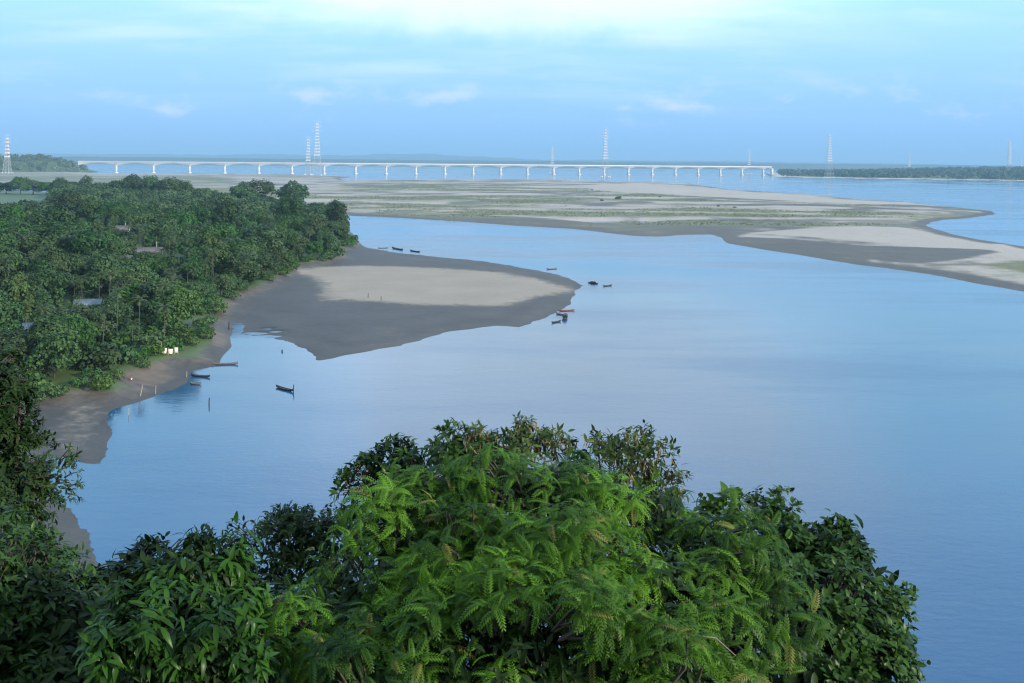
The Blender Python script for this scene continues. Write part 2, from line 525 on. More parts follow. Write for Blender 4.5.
def grid_mesh(name, xs, ys, fn, keep_below=-2.5):
    X, Y = np.meshgrid(xs, ys)
    z, attrs = fn(X, Y)
    nx, ny = len(xs), len(ys)
    idx = np.arange(nx * ny).reshape(ny, nx)
    F = np.stack([idx[:-1, :-1], idx[:-1, 1:], idx[1:, 1:], idx[1:, :-1]], -1).reshape(-1, 4)
    keep = (z.ravel()[F] > keep_below).any(1)
    F = F[keep]
    used = np.unique(F)
    rem = np.full(nx * ny, -1); rem[used] = np.arange(len(used))
    b = MB()
    b.add(np.stack([X.ravel()[used], Y.ravel()[used], z.ravel()[used]], -1), rem[F])
    me = b.mesh(name, None, smooth=True, attr=False, extra={k: v.ravel()[used] for k, v in attrs.items()})
    return me


def bank_fn(X, Y):
    z, d, dv, h = bank_height(X, Y, True)
    dry = sdf(X, Y, DRY) + 9 * fbm(X * 0.03, Y * 0.02, 41, 5) + 3 * fbm(X * 0.2, Y * 0.1, 43, 4)
    on_hill = sstep(h - z, -0.5, 0.3) < 0.5
    near = sstep(-Y, -260, -200)
    wet = np.where(dry > -60, 1 - 0.85 * sstep(dry, -13, 9) , 1.0) - 0.06 + 0.75 * fbm(X * 0.03, Y * 0.012, 47, 5)
    lobe = sdf(X, Y, LOBE)
    wet = np.minimum(wet, 1 - 0.38 * sstep(lobe, -3, 4))
    wet = np.maximum(wet, 0)
    grass = sstep(dv, -5, 3)
    e1 = sdf(X, Y, EARTH1)
    earth = np.maximum(sstep(dv, -10, -3) * (0.50 + 0.9 * fbm(X * 0.06, Y * 0.06, 51)), 0.75 * sstep(e1, -2, 4))
    earth = np.maximum(earth, sstep(-dv, -14, 2) * (dv > 0) * 0.35)
    grass = np.where(h > z - 0.6, 1.0, grass) * 1.0
    band = 0.5 + 0.5 * np.sin(d * 0.42 + 9 * fbm(X * 0.03, Y * 0.02, 57, 3)) * sstep(d, 40, 4)
    return z, dict(wet=wet, grass=grass, earth=earth, band=band)


xs = axis((-1300, 40), (-500, 12), (-260, 4), (-160, 1.3), (75, 4), (140, 15), (500, 50), 600)
ys = axis((-480, 20), (-60, 5), (60, 2.5), (100, 1.3), (330, 2.0), (600, 5), (800, 16), 1240)
o = link('riverbank', grid_mesh('riverbank', xs, ys, bank_fn))
o.data.materials.append(ground_mat('bank_ground', 1.0))
tag(o, kind='structure')

# the long river island of sand and grass, in front of the bridge
ISLE = poly([(345, 215.5), (376, 216.5), (406, 218), (456, 221), (512, 225.5), (574, 229), (610, 233.5), (632, 236), (662, 237), (687, 235), (710, 234.5), (722, 238),
             (729.5, 243.5), (768, 250), (812, 257), (850, 264), (885, 268), (909, 271.5), (944, 277), (973, 283), (1024, 292), (1180, 325),
             (1250, 320), (1180, 290), (1100, 262), (1024, 247), (973, 239), (950, 233.5), (932, 228), (923.5, 225), (930, 222.5), (944, 219.6), (959, 219), (979, 217), (994, 214.2),
             (991, 211), (970, 209), (938, 205.6), (915, 203), (870, 200), (835, 197), (812, 194.7), (768, 192.2), (730, 190), (712, 187), (690, 184), (640, 182),
             (560, 180.5), (512, 180), (400, 180), (345, 181), (340, 178.5), (352, 176.8), (300, 174.8), (256, 174.6), (200, 173.7), (92, 173.7), (86, 171.2), (0, 171), (-250, 170.5),
             (-250, 177), (0, 182), (200, 197), (290, 204), (320, 209)])
I_WET = poly([(722, 236), (768, 239), (820, 243), (860, 247), (985, 251), (1000, 254), (960, 262), (925, 265), (885, 262), (850, 258), (812, 254), (768, 248)], 1)
I_SAND2 = poly([(735, 234), (800, 229.5), (900, 227), (925, 230), (960, 238), (1024, 249), (1180, 290), (1180, 318), (1024, 280), (960, 263), (1005, 254), (985, 249), (860, 244)], 1)
I_DARK = poly([(345, 213), (430, 214), (520, 218), (600, 224), (640, 222), (760, 220), (850, 221), (905, 220), (960, 212), (994, 214), (930, 222), (880, 226), (790, 228), (722, 238), (632, 237), (512, 226), (345, 217)], 1)
I_PINK = poly([(560, 186), (640, 183), (700, 187), (768, 193), (835, 198), (900, 204), (800, 203), (690, 197), (600, 192)], 1)
I_GR1 = poly([(380, 199), (440, 197), (520, 196), (590, 198), (560, 206), (470, 209), (390, 208)], 1)
I_GR2 = poly([(330, 184), (400, 183), (470, 185), (512, 187), (500, 191), (400, 190), (335, 189)], 1)
I_GR3 = poly([(670, 206), (720, 205), (745, 211), (700, 213), (668, 211)], 1)
I_GRL = poly([(-250, 176), (100, 176), (200, 176), (256, 184), (310, 196), (256, 199), (150, 193), (0, 188), (-250, 184)], 1)
PONDS = [poly([(579, 222), (612, 221), (650, 221.3), (657, 222.5), (640, 224), (600, 224)]),
         poly([(725, 222.3), (760, 221.6), (800, 222), (770, 223.2)]),
         poly([(410, 178.2), (470, 177.2), (520, 177.4), (470, 178.8)])]


def isle_fn(X, Y):
    wob = 14 * fbm(X * 0.012, Y * 0.008, 61, 5) + 5 * fbm(X * 0.06, Y * 0.03, 67, 3)
    d0 = sdf(X, Y, ISLE)
    d = d0 + wob * 0.6
    z = np.where(d > 0, 2.2 * (1 - np.exp(-d / 18.0)), np.maximum(d * 0.12, -3.0))
    z += (0.9 * fbm(X * 0.012, Y * 0.012, 71)) * sstep(d, 8, 60)
    pond = np.full(X.shape, -1e9)
    for p in PONDS:
        pond = np.maximum(pond, sdf(X, Y, p))
    z = z - 3.0 * sstep(pond + 6 * fbm(X * 0.03, Y * 0.02, 73), -12, 6) * (d > 3)
    streak = fbm(X * 0.0035, Y * 0.012, 81, 6)
    wet = 0.33 + 1.2 * streak + 1.7 * fbm(X * 0.02, Y * 0.02, 87, 3)
    wet = np.maximum(wet, 0.95 * sstep(sdf(X, Y, I_WET), -8, 8))
    wet = np.maximum(wet, (0.72 + 1.0 * fbm(X * 0.01, Y * 0.012, 83)) * sstep(sdf(X, Y, I_DARK), -20, 12))
    wet = np.maximum(wet, 1 - sstep(d, 3, 22))
    wet = np.minimum(wet, 1 - 0.85 * sstep(sdf(X, Y, I_SAND2), -4, 14) * sstep(d, 5, 12))
    wet = np.minimum(wet, 1 - 0.8 * sstep(sdf(X, Y, I_PINK), -10, 40) * sstep(d, 5, 12))
    grass = (0.27 + 2.4 * fbm(X * 0.0045, Y * 0.011, 91, 6)) * sstep(X, 1000, 300)
    for p, k in ((I_GR1, 0.52), (I_GR2, 0.50), (I_GR3, 0.48), (I_GRL, 0.60), (I_DARK, 0.42)):
        q = sdf(X, Y, p)
        grass = np.maximum(grass, (k + 1.9 * fbm(X * 0.006, Y * 0.014, 95, 6)) * sstep(q, -60, 20))
    s2 = sdf(X, Y, I_SAND2)
    g2 = poly([(970, 266), (1024, 261), (1100, 275), (1060, 283)], 1)
    grass = np.where(s2 > 0, 0.7 * sstep(sdf(X, Y, g2), -10, 10), grass)
    grass = np.where(sdf(X, Y, I_PINK) > 5, np.minimum(grass, 0.15), grass)
    earth = 0.55 * sstep(sdf(X, Y, I_PINK), -10, 30) + 0 * X
    return z, dict(wet=wet, grass=grass * sstep(d, 4, 14), earth=earth * 0.6)


xs = axis((-2400, 40), (-700, 14), (-150, 7), (900, 12), (1500, 40), 2100)
ys = axis((330, 4), (560, 6), (900, 12), (1600, 24), 3900)
o = link('river_island', grid_mesh('river_island', xs, ys, isle_fn))
o.data.materials.append(ground_mat('island_ground', 6.0, sand=(0.40, 0.375, 0.34), wet=(0.105, 0.096, 0.078), grass_a=(0.10, 0.13, 0.055),
                                   grass_b=(0.21, 0.21, 0.12), earth=(0.50, 0.40, 0.32)))
tag(o, kind='structure')

# far right bank: a pale strip of sand under a long low wood; far plain behind the bridge
FARB = poly([(770, 176.4), (800, 177.6), (860, 178.6), (900, 179.2), (960, 180), (1024, 181.2), (1250, 185)])
FARB += [(6500, 3300), (9000, 9000), (3000, 9000), (1500, 6000)]


def farb_fn(X, Y):
    d = sdf(X, Y, FARB) + 30 * fbm(X * 0.004, Y * 0.004, 101)
    z = np.where(d > 0, 3.0 * (1 - np.exp(-d / 40.0)), np.maximum(d * 0.05, -3.0)) + 24 * sstep(d, 150, 1300)
    return z, dict(wet=1 - sstep(d, 5, 30), grass=sstep(d, 50, 110), earth=0 * X)


o = link('far_right_bank', grid_mesh('far_right_bank', axis((800, 40), (3200, 150), 9000), axis((3000, 40), (5200, 200), 9200), farb_fn))
o.data.materials.append(ground_mat('far_bank_ground', 12.0, sand=(0.62, 0.56, 0.48)))
tag(o, kind='structure')

fp = [(-9000, 9500), (-3500, 9800), (0, 10200), (4000, 10800), (14000, 12000), (14000, 20000), (-14000, 20000), (-14000, 9500)]


def plain_fn(X, Y):
    d = sdf(X, Y, fp) + 200 * fbm(X * 0.001, Y * 0.001, 111)
    z = np.where(d > 0, 3 + 62 * sstep(d, 0, 900) + 26 * fbm(X * 0.002, Y * 0.002, 115) * sstep(d, 100, 900), -3.0)
    return z, dict(wet=0 * X, grass=0 * X + 1, earth=0 * X)


o = link('far_plain', grid_mesh('far_plain', axis((-14000, 120), 14000), axis((9300, 80), (12500, 500), 20000), plain_fn))
o.data.materials.append(ground_mat('far_plain_ground', 60.0, grass_a=(0.03, 0.06, 0.03), grass_b=(0.05, 0.08, 0.04)))
tag(o, kind='structure')

# faint blue hills beyond the plain
b = MB()
hx = np.linspace(-13000, 9000, 240)
prof = 0.0 + 0.20 * 330 * np.exp(-((hx + 4200) / 2600) ** 2) + 0.20 * 420 * np.exp(-((hx + 1500) / 1700) ** 2) + 60 * np.exp(-((hx + 9000) / 2500) ** 2) + 90 \
    + 40 * np.exp(-((hx - 3500) / 3000) ** 2)
prof = prof + 60 * fbm(hx * 0.0008, hx * 0 + 3.3, 121, 6)
rows = []
for t_, k in ((0, 0.0), (0.25, 0.35), (0.5, 0.75), (0.75, 1.0), (1.0, 0.7), (1.6, 0.0)):
    rows.append(np.stack([hx, 18200 + 2600 * t_ + 350 * fbm(hx * 0.001, hx * 0 + t_ * 4, 131), prof * k * (1 + 0.3 * fbm(hx * 0.003, hx * 0 + t_ * 9, 137)) - 2], -1))
V = np.concatenate(rows)
n = len(hx)
b.add(V, [[r * n + i, r * n + i + 1, (r + 1) * n + i + 1, (r + 1) * n + i] for r in range(5) for i in range(n - 1)])
o = link('hills', b.mesh('hills', simple('hill_forest', (0.05, 0.08, 0.05), 0.9, 0.3, 0.002), smooth=True, attr=False))
tag(o, kind='structure')

# wooded hill at the near end of the bridge
hc = np.array([-1785.0, 3400.0])


def lhill(x, y):
    u = (x - hc[0]) / 300.0; v = (y - hc[1] - 120) / 170.0
    s = 54 * np.clip(1.06 - np.abs(u) ** 3.2, 0, 1) * np.exp(-v * v) + 10 * fbm(x * 0.01, y * 0.01, 141)
    return s - 6


o = link('headland', grid_mesh('headland', axis((hc[0] - 420, 12), hc[0] + 420), axis((hc[1] - 260, 12), hc[1] + 500),
                               lambda X, Y: (lhill(X, Y), dict(wet=0 * X, grass=0 * X + 1, earth=0 * X)), -5.5))
o.data.materials.append(ground_mat('headland_ground', 10.0))
tag(o, kind='structure')

# the water, one sheet to the horizon
b = MB()
b.add([[-16000, -700, 0], [16000, -700, 0], [16000, 21000, 0], [-16000, 21000, 0]], [[0, 1, 2, 3]])
o = link('river', b.mesh('river', water_mat(), attr=False))
tag(o, kind='structure')

# ------------------------------------------------------------------ the long bridge
B0 = np.array([-1349.0, 3442.0]); BD = np.array([0.9044, 0.4264])
BRZ = math.atan2(BD[1], BD[0])
br = thing('road_bridge', 'long white concrete bridge of many low arched spans crossing the whole river', 'bridge', (B0[0], B0[1], 0), BRZ)
SP = 120.0
DECK, PARA = 38.4, 41.0


def girder(a, c, first=False, last=False):
    """box girder from pier to pier: deep at the piers, slim and arched between them"""
    b = MB()
    N = 14
    xs_ = np.linspace(a, c, N + 1)
    tt = np.linspace(-1, 1, N + 1)
    bot = DECK - 4.4 - 8.2 * np.abs(tt) ** 2.2
    V, F = [], []
    for x_, zb in zip(xs_, bot):
        V += [[x_, -3.2, zb], [x_, 3.2, zb], [x_, 4.2, DECK - 1.0], [x_, 6.2, DECK - 0.6], [x_, 6.2, DECK], [x_, -6.2, DECK], [x_, -6.2, DECK - 0.6], [x_, -4.2, DECK - 1.0]]
    for i in range(N):
        for k in range(8):
            F.append([i * 8 + k, (i + 1) * 8 + k, (i + 1) * 8 + (k + 1) % 8, i * 8 + (k + 1) % 8])
    b.add(V, F)
    for e in (0, N * 8):
        b.add(V[e:e + 8], [[0, 1, 2, 7], [2, 3, 6, 7], [3, 4, 5, 6]])
    return b


spans = [(-SP, 0)] + [(k * SP, (k + 1) * SP) for k in range(23)] + [(23 * SP, 23 * SP + 46)]
for a_, c_ in spans:
    g_ = link('girder', girder(a_ + 0.25, c_ - 0.25).mesh('girder', M['concrete'], attr=False), br)
x0, x1 = -SP, 23 * SP + 46
for sgn in (-1, 1):
    b = MB(); b.box(((x0 + x1) / 2, sgn * 5.9, (DECK + PARA) / 2 + 0.004), (x1 - x0, 0.5, PARA - DECK))
    link('parapet', b.mesh('parapet', M['concrete'], attr=False), br)
b = MB(); b.box(((x0 + x1) / 2, 0, DECK + 0.12), (x1 - x0, 11.0, 0.2))
link('roadway', b.mesh('roadway', M['asphalt'], attr=False), br)
for k in range(24):
    b = MB()
    b.box((k * SP, 0, 12.6), (6.2, 8.4, 26.0), taper=0.92)
    b.box((k * SP, 0, 1.2), (12, 13, 4.6))
    b.box((k * SP, 0, 25.6), (8.5, 8.9, 1.2))
    link('pier', b.mesh('pier', M['pier'], attr=False), br)
for xa in (23 * SP + 51,):
    b = MB(); b.box((xa, 0, 16.0), (9, 8.4, 34))
    link('abutment', b.mesh('abutment', M['pier'], attr=False), br)


# ------------------------------------------------------------------ pylons of the two river-crossing power lines
def pylon(height, w0, w1, bands, thick=0.55, band_lo=0.36):
    """returns bands, body, arms meshes: tapering four-legged lattice mast, white bands on the upper part"""
    def wz(z):
        t = z / height
        return w0 + (w1 - w0) * min(1.0, t / 0.92) ** 0.8
    body, arms, white, red = MB(), MB(), [], []

    def ring(b, z, th):
        w = wz(z) / 2
        c = [(-w, -w, z), (w, -w, z), (w, w, z), (-w, w, z)]
        for i in range(4):
            b.tube([c[i], c[(i + 1) % 4]], th, 4, False)

    def panel(b, za, zb, th):
        wa, wb = wz(za) / 2, wz(zb) / 2
        ca = [(-wa, -wa, za), (wa, -wa, za), (wa, wa, za), (-wa, wa, za)]
        cb = [(-wb, -wb, zb), (wb, -wb, zb), (wb, wb, zb), (-wb, wb, zb)]
        for i in range(4):
            b.tube([ca[i], cb[i]], th * 1.25, 4, False)
            b.tube([ca[i], cb[(i + 1) % 4]], th * 0.8, 4, False)
            b.tube([ca[(i + 1) % 4], cb[i]], th * 0.8, 4, False)
        ring(b, za, th * 0.8)
    lo = band_lo * height
    zs = np.linspace(0, lo, 5)
    for a, c in zip(zs[:-1], zs[1:]):
        panel(body, a, c, thick)
    zs = [lo]
    for i_ in range(bands * 2 - 1):
        zs.append(zs[-1] + (height * 0.97 - lo) / bands * (0.40 if i_ % 2 == 0 else 0.60))
    for i, (a, c) in enumerate(zip(zs[:-1], zs[1:])):
        bb = MB()
        (white if i % 2 == 0 else red).append(bb)
        if i % 2 == 0:
            for q in (0, 0.5):
                panel(bb, a + (c - a) * q, a + (c - a) * (q + 0.5), thick * 1.15)
            ring(bb, c, thick)
        else:
            panel(bb, a, c, thick * 0.5)
    for k, zz in enumerate((0.80, 0.885, 0.965)):
        z = zz * height; L = w0 * (0.62, 0.52, 0.42)[k]
        w = wz(z) / 2
        for sg in (-1, 1):
            for yy in (-w, w):
                arms.tube([(sg * w, yy, z), (sg * L, 0, z)], thick * 0.7, 4, False)
            arms.tube([(sg * w, 0, z + 5), (sg * L, 0, z)], thick * 0.6, 4, False)
            arms.tube([(sg * L, 0, z), (sg * L, 0, z - 4)], thick * 0.4, 4, False)
    arms.tube([(0, 0, height * 0.96), (0, 0, height)], thick, 4)
    foot = []
    for sx in (-1, 1):
        for sy in (-1, 1):
            foot.append(MB()); foot[-1].box((sx * w0 / 2, sy * w0 / 2, 0.8), (4.5, 4.5, 3.6))
    return body, white, red, arms, foot


def make_pylon(h, w0, w1, bands, thick, label, group, mats, band_lo=0.36):
    t_ = thing('pylon', label, 'pylon', group=group)
    for nm, mb, mt in zip(('lower_lattice', 'white_band', 'lattice_band', 'cross_arms', 'footing'), pylon(h, w0, w1, bands, thick, band_lo), mats):
        for m_ in (mb if isinstance(mb, list) else [mb]):
            link(nm, m_.mesh(nm, mt, attr=False), t_)
    return t_


TALL = 'tall pylons of the nearer power line'
SMALL = 'shorter pylons of the farther power line'
pm = (M['grey_steel'], M['white_steel'], M['grey_steel'], M['white_steel'], M['concrete'])
tall = make_pylon(178, 27, 7, 11, 0.29, 'tallest banded lattice pylon, on the flats behind the round tree at the forest end', TALL, pm)
small = make_pylon(130, 20, 5, 8, 0.30, 'slim white pylon close to the left of the tallest banded pylon', SMALL, pm)


def place_on(x, Y, z=1.0):
    return np.array([(x - 512) / 1010.0 * Y, Y, z])


for i, (x, Y, lab) in enumerate(((317, 3250, None),
                                 (605, 3565, 'tall banded lattice pylon rising over the middle of the long bridge'),
                                 (829, 3950, 'tall banded lattice pylon on the far sandy shore just right of the bridge end'),
                                 (1009, 4650, 'tall banded pylon faint in the haze over the far wood at the right edge'))):
    o = tall if i == 0 else copy_tree(tall)
    o.location = place_on(x, Y); o.rotation_euler = (0, 0, 0.15)
    if lab: o['label'] = lab
for i, (x, Y, lab) in enumerate(((308, 3400, None),
                                 (552, 4775, 'slim white pylon behind the bridge, left of the tall pylon over mid bridge'),
                                 (749, 5250, 'slim white pylon behind the right end of the bridge'),
                                 (909, 5970, 'slim pale pylon above the far wood between two tall banded pylons'),
                                 (1021, 7700, 'smallest faint pylon in the far wood, last at the right edge'))):
    o = small if i == 0 else copy_tree(small)
    o.location = place_on(x, Y); o.rotation_euler = (0, 0, 0.1)
    if lab: o['label'] = lab
lp = make_pylon(118, 20, 4, 6, 0.38, 'stout white and orange pylon in front of the wooded headland at the left edge', 'pylons by the headland',
                (M['grey_steel'], M['white_steel'], M['orange_steel'], M['white_steel'], M['concrete']), 0.42)
lp.location = place_on(7, 3080, 1.0)

# ------------------------------------------------------------------ foliage templates
rng = np.random.default_rng(7)
LEAFQ = (np.array([[0, 0, 0], [0.5, 0.45, -0.06], [0, 1.0, -0.12], [-0.5, 0.45, -0.06]]), np.array([[0, 1, 2, 3]]))


def rand_dirs(n, rg=rng):
    v = rg.normal(size=(n, 3))
    return v / np.linalg.norm(v, axis=1)[:, None]


def lobe_points(lobes, n, rg=rng, inner=0.25, up=0.15, cull=0.8):
    """points near the skin of a union of ellipsoids: lobes = [(centre, (rx, ry, rz)), ...]"""
    L = [(np.array(c, float), np.broadcast_to(np.array(r, float), (3,))) for c, r in lobes]
    area = np.array([r.prod() ** (2 / 3) for _, r in L]); area /= area.sum()
    k = rg.choice(len(L), n, p=area)
    C = np.array([L[i][0] for i in k]); R = np.array([L[i][1] for i in k])
    d = rand_dirs(n, rg)
    d[:, 2] = np.where((d[:, 2] < -0.3) & (rg.random(n) < 0.6), -d[:, 2], d[:, 2])
    rad = 1 - inner * rg.random(n) ** 1.6
    # lumpy skin
    lump = 1 + 0.22 * np.sin(d[:, 0] * 5 + k) * np.sin(d[:, 1] * 5 + 2 * k) + 0.12 * np.sin(d[:, 2] * 9 + k * 1.7)
    P = C + d * R * (rad * lump)[:, None]
    Nn = d / R; Nn /= np.linalg.norm(Nn, axis=1)[:, None]
    keep = np.ones(n, bool)
    for i, (c, r) in enumerate(L):
        q = np.linalg.norm((P - c) / r, axis=1)
        keep &= ~((q < cull) & (k != i))
    Nn = Nn + np.array([0, 0, up])
    Nn /= np.linalg.norm(Nn, axis=1)[:, None]
    return P[keep], Nn[keep], k[keep]


def leaf_cloud(mb, P, Nn, size, rg=rng, jitter=0.7, droop=0.3):
    n = len(P)
    t_ = np.cross(Nn, rand_dirs(n, rg)); t_ /= np.linalg.norm(t_, axis=1)[:, None] + 1e-9
    Y = t_ + 0.35 * Nn - np.array([0, 0, droop])
    Z = Nn + jitter * rand_dirs(n, rg)
    sc = size * (0.6 + 0.8 * rg.random(n))
    mb.strip(LEAFQ[0], LEAFQ[1], frames(Y, Z, sc), P, np.clip(0.5 + 0.27 * rg.normal(size=n), 0, 1))


M['forest_leaf'] = leaf('forest_leaf', (0.020, 0.054, 0.013), (0.072, 0.152, 0.032), 0.22, 0.55, objvar=0.34)
M['bright_leaf'] = leaf('bright_bank_leaf', (0.030, 0.085, 0.014), (0.080, 0.175, 0.028), 0.25, 0.55, objvar=0.18)
M['palm_leaf'] = leaf('palm_leaf', (0.035, 0.070, 0.020), (0.10, 0.15, 0.045), 0.22, 0.5, objvar=0.25)
M['far_leaf'] = leaf('far_leaf', (0.04, 0.075, 0.04), (0.09, 0.13, 0.07), 0.2, 0.6)
M['hill_leaf'] = leaf('hill_leaf', (0.06, 0.10, 0.04), (0.16, 0.19, 0.08), 0.2, 0.6)

TREE_KINDS = []


def tree_template(kind, H, cr, nl, nleaf, size, seed, flat=0.8, lm='forest_leaf', trunk_h=0.4, bark='bark'):
    rg = np.random.default_rng(seed)
    lobes = [((0, 0, H * 0.72), (cr * 0.72, cr * 0.72, H * 0.24))]
    for i in range(nl):
        a = i * 2.4 + rg.random(); r_ = cr * (0.35 + 0.5 * rg.random())
        zz = H * (0.30 + 0.55 * rg.random()) * (1 if flat > 0.7 else 0.95)
        rr = cr * (0.30 + 0.24 * rg.random())
        lobes.append(((r_ * math.cos(a), r_ * math.sin(a), zz), (rr, rr, rr * flat)))
    P, Nn, k = lobe_points(lobes, nleaf, rg, 0.35, 0.25, 0.7)
    c = MB(); leaf_cloud(c, P, Nn, size, rg)
    crown = c.mesh('crown_' + kind, M[lm])
    t = MB()
    t.tube([(0, 0, -1.2), (0.1, 0, H * 0.2), (0.15 * rg.normal(), 0.1, H * trunk_h), (0, 0, H * 0.7)], [H * 0.024, H * 0.018, H * 0.015, H * 0.006], 6)
    for (cx, cy, cz), r in lobes[1:]:
        t.tube([(0, 0, H * (trunk_h - 0.08)), (cx * 0.5, cy * 0.5, cz * 0.78), (cx, cy, cz)], [H * 0.010, H * 0.006, H * 0.002], 4, False)
    tr = t.mesh('trunk_' + kind, M[bark], attr=False)
    return crown, tr


TREES = [
    ('round', tree_template('round', 13, 5.2, 11, 4800, 0.58, 1)),
    ('spreading', tree_template('spreading', 12, 6.4, 13, 5200, 0.6, 2, flat=0.6)),
    ('narrow', tree_template('narrow', 14, 3.9, 10, 4000, 0.56, 3, flat=1.1)),
    ('bushy', tree_template('bushy', 9, 4.6, 11, 4200, 0.55, 4, flat=0.85)),
    ('open', tree_template('open', 12, 5.4, 10, 3000, 0.58, 5, flat=0.7)),
    ('tall', tree_template('tall', 17, 5.6, 14, 5400, 0.62, 6, flat=0.9)),
]
TREES_BRIGHT = ('bright', tree_template('bright', 9.5, 5.0, 11, 4600, 0.52, 8, flat=0.85, lm='bright_leaf'))


def palm_template(H, seed, nf=13, L=3.0):
    rg = np.random.default_rng(seed)
    c = MB()
    for i in range(nf):
        a = i * 2.399 + rg.random() * 0.4
        el0 = 1.25 - 1.35 * (i / nf)
        pts, p, e = [], np.array([0, 0, H]), el0
        for s_ in range(7):
            pts.append(p.copy())
            p = p + L / 6 * np.array([math.cos(a) * math.cos(e), math.sin(a) * math.cos(e), math.sin(e)])
            e -= 0.27
        pts = np.array(pts)
        side = np.array([-math.sin(a), math.cos(a), 0])
        for s_ in range(6):
            for sg in (-1, 1):
                for q in (0.0, 0.5):
                    p0 = pts[s_] * (1 - q) + pts[s_ + 1] * q
                    d = (pts[s_ + 1] - pts[s_]); d /= np.linalg.norm(d)
                    w = 0.95 * math.sin(0.35 + 2.5 * (s_ + q) / 6)
                    tip = p0 + sg * side * w * 0.75 + d * 0.45 * w - np.array([0, 0, 0.35 * w])
                    c.add([p0 - d * 0.09, p0 + d * 0.09, tip], [[0, 1, 2]], rg.random())
    t = MB()
    lean = rg.normal(size=2) * 0.35
    t.tube([(-lean[0], -lean[1], -1), (-lean[0] * 0.4, -lean[1] * 0.4, H * 0.5), (0, 0, H)], [0.13, 0.10, 0.08], 6)
    return c.mesh('fronds', M['palm_leaf']), t.mesh('palm_trunk', M['pale_bark'], attr=False)


PALMS = [palm_template(9.5, 11), palm_template(11.5, 12, 12, 2.8), palm_template(7.5, 13, 14, 2.6)]


def shrub_template(seed, mat_):
    rg = np.random.default_rng(seed)
    lobes = [((0, 0, 0.9), (1.5, 1.5, 1.1))] + [((1.3 * math.cos(a), 1.3 * math.sin(a), 0.5 + 0.7 * rg.random()), 0.8 + 0.4 * rg.random()) for a in (0.3, 1.7, 2.9, 4.1, 5.4)]
    P, Nn, k = lobe_points(lobes, 700, rg, 0.4, 0.3)
    c = MB(); leaf_cloud(c, P, Nn, 0.42, rg)
    t = MB()
    for a in (0.2, 2.2, 4.3):
        t.tube([(0.1 * math.cos(a), 0.1 * math.sin(a), -0.4), (0.9 * math.cos(a), 0.9 * math.sin(a), 1.3)], [0.06, 0.02], 4)
    return c.mesh('leaves', mat_), t.mesh('stems', M['bark'], attr=False)


SHRUBS = [shrub_template(21, M['bright_leaf']), shrub_template(22, M['forest_leaf'])]


# ------------------------------------------------------------------ houses among the trees
def house(label, pos, rz, L, Wd, H, wall, roof, group='houses among the trees', pole=False):
    t_ = thing('house', label, 'house', pos, rz, group)
    b = MB(); b.box((0, 0, H / 2 - 0.3), (L, Wd, H + 0.6))
    for sx in (-1, 1):
        b.add([[sx * (L / 2 - 0.003), -Wd / 2, H], [sx * (L / 2 - 0.003), Wd / 2, H], [sx * (L / 2 - 0.003), 0, H + Wd * 0.30]], [[0, 1, 2]])
    link('wall', b.mesh('wall', wall, attr=False), t_)
    r = MB(); ov = 0.7
    for sy in (-1, 1):
        n = 24
        for i in range(n):   # corrugated sheets
            xa, xb = -L / 2 - ov + (L + 2 * ov) * i / n, -L / 2 - ov + (L + 2 * ov) * (i + 1) / n
            up = 0.05 if i % 2 else 0.0
            e0 = (sy * (Wd / 2 + ov), H - ov * 0.6 + 0.08 + up)
            e1 = (0, H + Wd * 0.30 + 0.10 + up)
            th = 0.06
            v = [[xa, e0[0], e0[1]], [xb, e0[0], e0[1]], [xb, e1[0], e1[1]], [xa, e1[0], e1[1]]]
            v += [[p[0], p[1], p[2] + th] for p in v]
            r.add(v, [[0, 1, 2, 3], [4, 5, 6, 7], [0, 1, 5, 4], [1, 2, 6, 5], [2, 3, 7, 6], [3, 0, 4, 7]])
    link('roof', r.mesh('roof', roof, attr=False), t_)
    d = MB(); d.box((L * 0.05, -Wd / 2 - 0.03, 1.0), (0.95, 0.08, 2.05)); link('door', d.mesh('door', M['door'], attr=False), t_)
    for xx in (-L * 0.28, L * 0.33):
        w = MB(); w.box((xx, -Wd / 2 - 0.02, 1.6), (1.0, 0.06, 1.0)); link('window', w.mesh('window', M['glass_dark'], attr=False), t_)
    if pole:
        p = MB(); p.tube([(L * 0.3, 0, H), (L * 0.3, 0, H + 4)], 0.09, 6); link('mast', p.mesh('mast', M['white_steel'], attr=False), t_)
    return t_


def gz(x, y):
    return float(bank_height(np.array([float(x)]), np.array([float(y)]))[0])


def ground_at(px_, py_, lift=0.0):
    """where the sight line meets the bank (lift metres above it)"""
    d = ray(px_, py_)
    z = 3.0
    for _ in range(12):
        p = CAM + d * ((z + lift - CAM[2]) / d[2])
        z = gz(p[0], p[1])
    return np.array([p[0], p[1], z])


